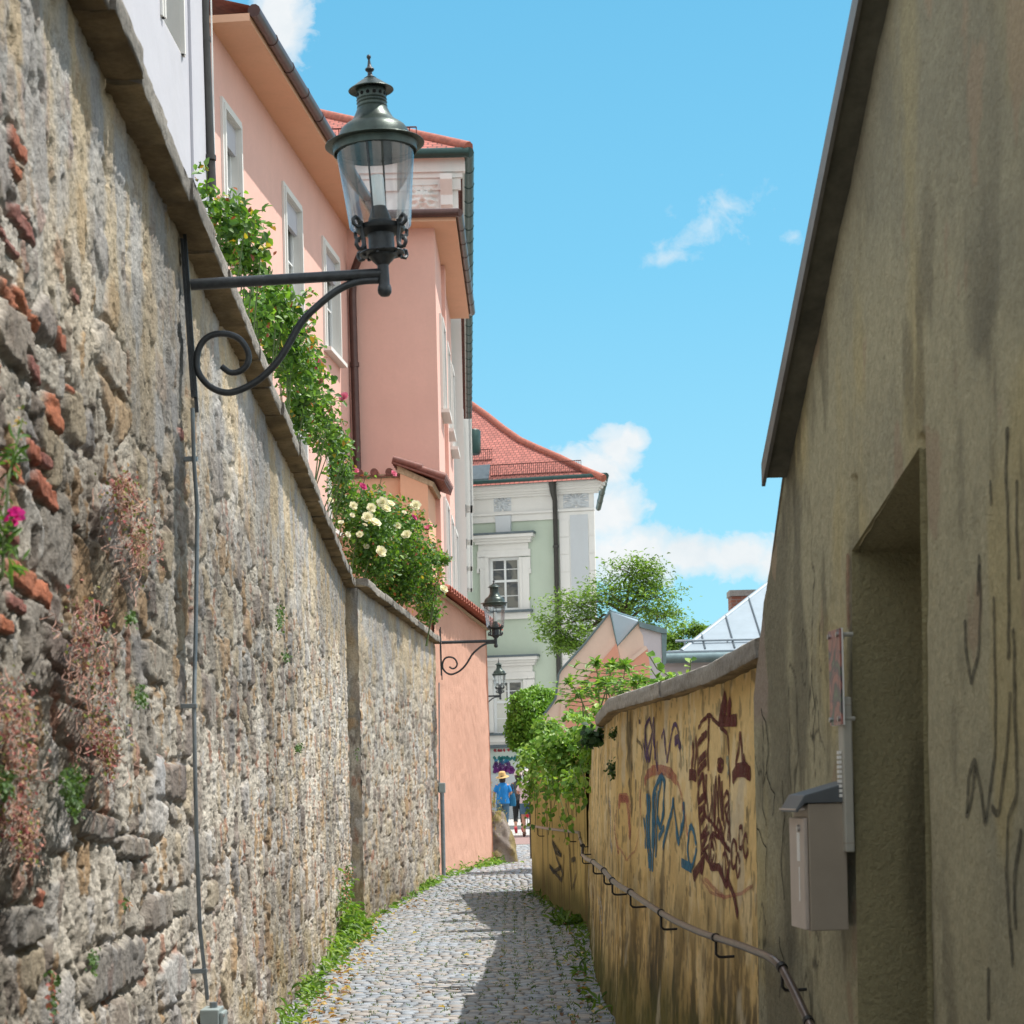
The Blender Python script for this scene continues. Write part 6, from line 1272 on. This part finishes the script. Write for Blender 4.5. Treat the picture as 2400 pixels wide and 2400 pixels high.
n=110; y=22.6+6.8*RNG.random(n); a=RNG.random(n); q=np.array([FWA[0],FWA[1]])[None]+((y-22.6)/7)[:,None]*np.array([[FWB[0]-FWA[0],FWB[1]-FWA[1]]]); f.add(leafgeo(np.stack([q[:,0]-np.abs(RNG.normal(size=n))*.12,q[:,1],gz(q[:,1])+RNG.random(n)*.05],1),.12,.25,(-.3,-.3,.9),.6,tdir=(-.2,-.3,.7),cols=GY_*.6))
for (u,v,n,h) in ((1068,1720,40,.25),(1110,1745,60,.15)):
    c=P(u*1.2422,v*1.2422,23.5); f.add(leafgeo(np.array([[c.x-.05,c.y-.2,float(gz(23.3))]]*n)+RNG.normal(size=(n,3))*np.array([.05,.1,.03]),.17,.25,(-.3,-.4,.8),.5,tdir=(-.2,-.2,.9),cols=GY_*.6))
tag(f.build('weeds'),'broad green weeds along the foot of the walls','weeds',kind='stuff')
f=Fol(); n=2200; y=12+22*RNG.random(n)**1.1; t=RNG.random(n); le=left_edge(y);re=right_edge(y); bias=np.where(RNG.random(n)<.45,1-np.abs(RNG.normal(size=n))*.22,t); bias=np.clip(bias,0.05,.99); x=le+(np.minimum(re,2)-le)*bias
x=np.round(x/.125)*.125+RNG.normal(size=n)*.012
rep=5; P3=np.repeat(np.stack([x,y,gz(y)-.012],1),rep,0)+RNG.normal(size=(n*rep,3))*np.array([.012,.02,.002]); f.add(leafgeo(P3,.032,.2,(0,-.3,.6),.7,tdir=(0,0,1),cols=GY_*.55)); tag(f.build('grass'),'small grass tufts growing in the cobble joints','grass',kind='stuff')
f=Fol(); DRY=np.array([(.38,.20,.07),(.45,.30,.12),(.22,.11,.05),(.52,.40,.18),(.16,.08,.04)])
n=420; y=12.3+16*RNG.random(n)**1.5; x=np.where(RNG.random(n)<.6,left_edge(y)+.18+np.abs(RNG.normal(size=n))*.14,np.where(RNG.random(n)<.6,rw(np.minimum(y,22))-.05-np.abs(RNG.normal(size=n))*.15,left_edge(y)+RNG.random(n)*2)); f.add(leafgeo(np.stack([x,y,gz(y)+.012],1),.055,.6,(0,0,1),.25,cols=DRY,fold=.25)); tag(f.build('fallen_leaves'),'dry brown leaves scattered on the cobbles','leaves',kind='stuff')
f=Fol(); c=P(1170,1920,37.1); f.add(leafgeo(np.array([[c.x-.08,36.6,1.15]]*160)+RNG.normal(size=(160,3))*np.array([.1,.1,.22]),.07,.2,(0,-.3,.6),.7,tdir=(0,0,1),cols=np.array([(.30,.28,.08),(.36,.26,.10),(.14,.2,.04)]))); dw=thing('weed','yellowing weed sprouting on top of the grey brown boulder','weed',(c.x-.08,36.6,.95)); f.build('foliage',dw)
# ================================================================ people
def skinobj(name,verts,edges,mat,parent,sub=2,root=0):
    me=bpy.data.meshes.new(name); me.from_pydata([v[:3] for v in verts],edges,[]); o=bpy.data.objects.new(name,me); COL.objects.link(o)
    m=o.modifiers.new('skin','SKIN'); 
    if not me.skin_vertices: pass
    sv=me.skin_vertices[0].data
    for i,v in enumerate(verts): sv[i].radius=(v[3],v[4] if len(v)>4 else v[3]); sv[i].use_root=(i==root)
    m.use_smooth_shade=True; s=o.modifiers.new('sub','SUBSURF'); s.levels=s.render_levels=sub
    dg=bpy.context.evaluated_depsgraph_get(); me2=bpy.data.meshes.new_from_object(o.evaluated_get(dg)); bpy.data.objects.remove(o)
    me2.name=name; me2.materials.clear(); me2.materials.append(mat); me2.polygons.foreach_set('use_smooth',np.ones(len(me2.polygons),bool)); o=bpy.data.objects.new(name,me2); COL.objects.link(o)
    if parent is not None: o.parent=parent
    return o
def loft(mb,secs,n=20,cap=True):
    vs=[]
    for (c,rx,ry) in secs:
        for k in range(n): w=2*math.pi*k/n; vs.append((c[0]+rx*math.cos(w),c[1]+ry*math.sin(w),c[2]))
    m=len(secs); fs=[(i*n+k,i*n+(k+1)%n,(i+1)*n+(k+1)%n,(i+1)*n+k) for i in range(m-1) for k in range(n)]
    if cap: fs+=[tuple(range(n))[::-1],tuple(range((m-1)*n,m*n))]
    return mb.add(vs,fs)
def cloth(name,c,v=.15): 
    m,nt,b,o=newmat(name); vv=coords(nt,(3,3,1)); c=np.array(c); nt.links.new(mix(nt,ramp(nt,noise(nt,6,5,.6,vv),[(.35,0),(.65,1)]),tuple(c*(1-v)),tuple(c*(1+v))),b.inputs['Base Color']); b.inputs['Roughness'].default_value=.9; bump(nt,b,noise(nt,9,4,.6,vv),.5,.03); return m
def person(label,loc,rz,H,arms,legs,shirt,trousers,shoe,hem,thigh=1.0,group='people walking away at the end of the alley',legend=.28):
    S=H/1.68; root=None
    sh=1.39; V=[(0,0,.93,.125,.10),(0,0,1.10,.115,.09),(0,0,1.28,.135,.10),(0,0,1.41,.07,.06),(0,.01,1.47,.05,.05),(0,.02,1.545,.075,.085),(0,.015,1.62,.082,.092),(0,.01,1.675,.05,.055)]
    E=[(i,i+1) for i in range(7)]
    V.append((0,.115,1.57,.014,.016)); E.append((5,8))
    for s in (-1,1): V.append((s*.083,.01,1.57,.012,.02)); E.append((5,len(V)-1))
    for s,(el,wr) in zip((-1,1),arms):
        b=len(V); V+= [(s*.16,0,sh,.055,.055),(*el,.042,.042),(*wr,.028,.028)]; E+=[(2,b),(b,b+1),(b+1,b+2)]
        w=Vector(wr); d=(w-Vector(el)).normalized(); pm=w+d*.06; V.append((*pm,.03,.018)); E.append((b+2,b+3)); k=b+3
        for j,(off,ln) in enumerate(((-.024,.07),(-.008,.08),(.008,.075),(.022,.06))):
            q=pm+d*.03+Vector((0,off,0)); q2=q+d*ln*.55+Vector((-s*.008,0,0)); q3=q2+d*ln*.4+Vector((-s*.014,0,0)); V+=[(*q,.009,.009),(*q2,.0085,.0085),(*q3,.007,.007)]; E+=[(k,len(V)-3),(len(V)-3,len(V)-2),(len(V)-2,len(V)-1)]
        q=w+d*.025+Vector((0,.03,0)); q2=q+d*.035+Vector((0,.02,0)); V+=[(*q,.010,.010),(*q2,.008,.008)]; E+=[(b+2,len(V)-2),(len(V)-2,len(V)-1)]
    for s,(kn,an,toe) in zip((-1,1),legs):
        b=len(V); V+= [(s*.09,0,.86,.09,.09),(*kn,.058,.06),(*an,.036,.04),(*toe,.035,.025)]; E+=[(0,b),(b,b+1),(b+1,b+2),(b+2,b+3)]
    V=[tuple(c*S for c in v) for v in V]
    root=skinobj('person',V,E,M['skin'],None,1); root.location=loc; root.rotation_euler=(0,0,rz); tag(root,label,'person',group); LOC[root.name]=Vector(loc)
    sc3=lambda c:(c[0]*S,c[1]*S,c[2]*S)
    mb=MB(); loft(mb,[(sc3((0,0,z)),rx*S,ry*S) for z,rx,ry in ((hem,.20,.145),(hem+.05,.195,.14),(1.08,.17,.125),(1.22,.178,.13),(1.33,.185,.12),(1.40,.15,.09),(1.445,.075,.065),(1.46,.06,.055))])
    for s,(el,wr) in zip((-1,1),arms):
        a=Vector((s*.13,0,1.36));e=Vector(el); mid=a+(e-a)*.72; mb.tube([a*S,(a+(mid-a)*.5)*S,mid*S],[.075*S,.078*S,.072*S],14)
    mb.build('shirt',shirt,root,60,True)
    mb=MB(); loft(mb,[(sc3((0,0,z)),rx*S,ry*S) for z,rx,ry in ((.80,.165,.125),(.86,.178,.135),(.94,.17,.13),(1.02,.15,.115))])
    for s,(kn,an,toe) in zip((-1,1),legs):
        hp=Vector((s*.085,0,.88));k=Vector(kn);a=Vector(an); end=k+(a-k)*(1-legend/.45) if thigh==1 else hp+(k-hp)*thigh
        pth=[hp,hp+(k-hp)*.5,k,end] if thigh==1 else [hp,hp+(end-hp)*.5,end]
        rr=[.105,.092,.07,.06] if thigh==1 else [.11,.105,.1]; mb.tube([p*S for p in pth],[r*S for r in rr],14)
    mb.build('trousers',trousers,root,60,True)
    for s,(kn,an,toe) in zip((-1,1),legs):
        a=Vector(an);t=Vector(toe); d=(t-a); mb=MB().tube([(a-d*.25+Vector((0,0,-.0)))*S,(a+d*.3)*S,(t+d*.35)*S],[.042*S,.05*S,.035*S],10); mb.build('shoe',shoe,root,60,True)
    return root,S
def hair(root,S,low=1.46):
    mb=MB(); loft(mb,[((0,-.012*S,z*S),rx*S,ry*S) for z,rx,ry in ((low,.05,.04),(low+.05,.085,.075),(1.58,.098,.105),(1.64,.095,.10),(1.69,.06,.065),(1.705,.02,.02))]); mb.build('hair',M['hair'],root,60,True)
def hat(root,S,mat,brim,h,tilt=(0,0,0)):
    pr=[(0,h),(.06,h),(.09,h-.015),(.1,h-.05),(.108,.015),(.115,0),(brim*.7,-.02),(brim,-.035),(brim,-.028),(brim*.7,-.012),(.11,.004)]
    mb=MB().lathe([(r*S,z*S) for r,z in pr],(0,0,0),24); o=mb.build('hat',mat,root,60,True); o.location=(0,0,1.64*S); o.rotation_euler=tilt; return o
P1=P(1179,1900,56); g=float(gz(56))
denim=cloth('blue denim',(.055,.12,.19)); 
r1,S1=person('woman in a bright blue top and jeans with a wide straw hat, seen from behind',(P1.x,56,g+.02),0,1.66,(((-.25,-.02,1.12),(-.255,.03,.90)),((.24,.02,1.12),(.2,.2,1.0))),(((-.10,.03,.48),(-.09,-.02,.09),(-.10,.10,.04)),((.09,-.02,.48),(.08,-.16,.07),(.085,-.05,.035))),cloth('blue top',(.01,.19,.52)),denim,plain('brown shoe',(.10,.05,.035)),.86)
hair(r1,S1,1.43); hat(r1,S1,cloth('straw',(.55,.36,.15),.1),.19,.13,(R(12),R(-6),0))
P2=P(1216,1900,57.5); g=float(gz(57.5))
r2,S2=person('woman in black capri trousers and dark patterned top with red shoes and a cap',(P2.x,57.5,g+.02),0,1.70,(((-.25,.0,1.12),(-.22,.12,.92)),((.25,.02,1.14),(.22,.14,1.02))),(((-.09,-.04,.47),(-.10,-.24,.13),(-.09,-.16,.03)),((.10,.02,.48),(.10,.02,.09),(.105,.14,.035))),cloth('dark print top',(.06,.06,.065),.7),cloth('black trousers',(.012,.012,.013)),plain('red shoe',(.45,.03,.05)),.90,legend=.22)
hair(r2,S2,1.46); hat(r2,S2,cloth('pale cap',(.65,.52,.5)),.13,.11,(R(-8),0,0))
P3_=P(1236,1900,53); g=float(gz(53))
r3,S3=person('person in a pale pink shirt and denim shorts, half hidden by the creeper',(P3_.x,53,g+.02),0,1.72,(((-.24,.06,1.13),(-.2,.26,1.12)),((.25,.0,1.12),(.26,.03,.9))),(((-.10,.02,.47),(-.09,-.06,.09),(-.095,.06,.04)),((.10,-.03,.47),(.09,-.12,.08),(.095,0,.04))),cloth('pale pink shirt',(.62,.48,.5)),denim,plain('brown shoe',(.12,.06,.04)),.86,thigh=.72)
hair(r3,S3,1.48); hat(r3,S3,cloth('white cap',(.7,.62,.6)),.12,.1)
def bag(name,label,c,w,d,h,mat,strap):
    root=thing(name,label,'bag',c); c=Vector(c); mb=MB(); loft(mb,[((0,0,0),w*.42,d*.4),((0,0,h*.1),w*.5,d*.5),((0,0,h*.6),w*.46,d*.45),((0,0,h),w*.3,d*.2)],14); mb.build('body',mat,root,50,True)
    MB().tube([(-w*.22,0,h*.97),(-w*.12,.01,h+strap*.8),(0,.01,h+strap),(w*.12,.01,h+strap*.8),(w*.22,0,h*.97)],.008,6).build('strap',mat,root,60,True)
bag('tote_bag','blue shoulder bag hanging between the two women',(P1.x+.27,56.02,1.02),.20,.10,.36,cloth('blue bag',(.015,.14,.28)),.26)
bag('handbag','red handbag carried by the woman in black trousers',(P2.x+.2,57.35,.66),.17,.09,.34,cloth('red bag',(.55,.012,.035)),.22)
# ================================================================ sky and sun
EL,AZ=R(63),R(15); Sd=Vector((math.cos(EL)*math.cos(AZ),math.cos(EL)*math.sin(AZ),math.sin(EL)))
sl=bpy.data.lights.new('sun','SUN'); sl.energy=3.9; sl.angle=R(.53); sl.color=(1,.95,.87); so=bpy.data.objects.new('sun',sl); COL.objects.link(so); so.rotation_euler=(-Sd).to_track_quat('-Z','Y').to_euler(); so.location=(20,0,40)
w=bpy.data.worlds.new('World'); sc.world=w; w.use_nodes=True; nt=w.node_tree; nt.nodes.clear()
out=nt.nodes.new('ShaderNodeOutputWorld'); bg=nt.nodes.new('ShaderNodeBackground'); nt.links.new(bg.outputs[0],out.inputs[0])
sky=nt.nodes.new('ShaderNodeTexSky'); sky.sky_type='NISHITA'; sky.sun_disc=False; sky.sun_elevation=EL; sky.sun_rotation=R(75); sky.air_density=1.0; sky.dust_density=.6; sky.ozone_density=1.0; sky.altitude=300
tc=nt.nodes.new('ShaderNodeTexCoord'); sep=nt.nodes.new('ShaderNodeSeparateXYZ'); nt.links.new(tc.outputs['Generated'],sep.inputs[0])
def mth(op,a,b=None,cl=False):
    m=nt.nodes.new('ShaderNodeMath'); m.operation=op; m.use_clamp=cl
    for i,v in enumerate((a,b)):
        if v is None: continue
        if hasattr(v,'is_linked'): nt.links.new(v,m.inputs[i])
        else: m.inputs[i].default_value=v
    return m.outputs[0]
ys_=mth('MAXIMUM',sep.outputs[1],.05); gx_=mth('DIVIDE',sep.outputs[0],ys_); gz__=mth('DIVIDE',sep.outputs[2],ys_)
cmb=nt.nodes.new('ShaderNodeCombineXYZ'); nt.links.new(gx_,cmb.inputs[0]); nt.links.new(gz__,cmb.inputs[1])
def cloudblob(u,v,ru,rv,rot=0):
    x,z=ray(u*1.2422,v*1.2422); k=1.2422/F; a=mth('SUBTRACT',gx_,x); b=mth('SUBTRACT',gz__,z); c,s=math.cos(rot),math.sin(rot)
    p=mth('DIVIDE',mth('ADD',mth('MULTIPLY',a,c),mth('MULTIPLY',b,s)),ru*k); q=mth('DIVIDE',mth('SUBTRACT',mth('MULTIPLY',b,c),mth('MULTIPLY',a,s)),rv*k)
    return mth('SUBTRACT',1,mth('SQRT',mth('ADD',mth('MULTIPLY',p,p),mth('MULTIPLY',q,q))))
def union(bl):
    r=bl[0]
    for b in bl[1:]: r=mth('MAXIMUM',r,b)
    return r
def cl_noise(scale,detail,rough,dist=0): return noise(nt,scale,detail,rough,cmb.outputs[0],dist)
nA=cl_noise(70,10,.62,.4); nB=cl_noise(26,8,.6)
big=union([cloudblob(*q) for q in ((1165,850,58,52),(1120,890,72,58),(1192,832,36,36),(1080,920,95,80),(1140,965,95,70),(1200,1045,130,72),(1300,1045,120,52),(1390,1048,90,50),(1490,1062,100,52),(528,35,70,105),(1050,1010,140,100))])
den=mth('ADD',mth('MULTIPLY',big,1.5),mth('MULTIPLY',mth('SUBTRACT',nA,.5),1.9)); den=mth('ADD',den,mth('MULTIPLY',mth('SUBTRACT',nB,.5),.9))
alpha=ramp(nt,den,[(-.25,0),(.3,.55),(.95,.95)])
wis=union([cloudblob(1330,430,150,75,R(30)),cloudblob(1370,390,70,50,R(10)),cloudblob(1260,485,90,26,R(20)),cloudblob(1490,455,40,22,0),cloudblob(520,-20,120,90)])
d2=mth('ADD',mth('MULTIPLY',wis,.9),mth('MULTIPLY',mth('SUBTRACT',nA,.55),2.6)); alpha2=ramp(nt,d2,[(.2,0),(1.4,.5)])
al=mth('MAXIMUM',alpha,alpha2)
grad=ramp(nt,sep.outputs[2],[(0,(1.75,3.35,4.15)),(.12,(1.42,3.15,4.1)),(.25,(.9,2.75,3.95)),(.38,(.66,2.4,3.7)),(1,(.35,1.5,3.0))])
tint=mix(nt,.22,grad,mix(nt,1.0,sky.outputs[0],(.6,1.0,1.0),'MULTIPLY'))
shade=ramp(nt,nB,[(.35,(3.7,3.95,4.1)),(.65,(4.35,4.4,4.4))])
csky=mix(nt,al,tint,shade)
# bright broken cloud added out of view, overhead and behind, to lift shaded walls
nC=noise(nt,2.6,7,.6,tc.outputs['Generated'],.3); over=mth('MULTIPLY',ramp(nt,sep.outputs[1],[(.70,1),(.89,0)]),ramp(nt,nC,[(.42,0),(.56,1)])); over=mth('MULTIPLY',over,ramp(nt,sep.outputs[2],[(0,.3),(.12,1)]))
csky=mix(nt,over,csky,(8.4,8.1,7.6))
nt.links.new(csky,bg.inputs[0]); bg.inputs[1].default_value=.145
sc.view_settings.view_transform='Standard'; sc.view_settings.look='None'; sc.view_settings.exposure=.6; sc.view_settings.gamma=1; sc.view_settings.use_curve_mapping=False
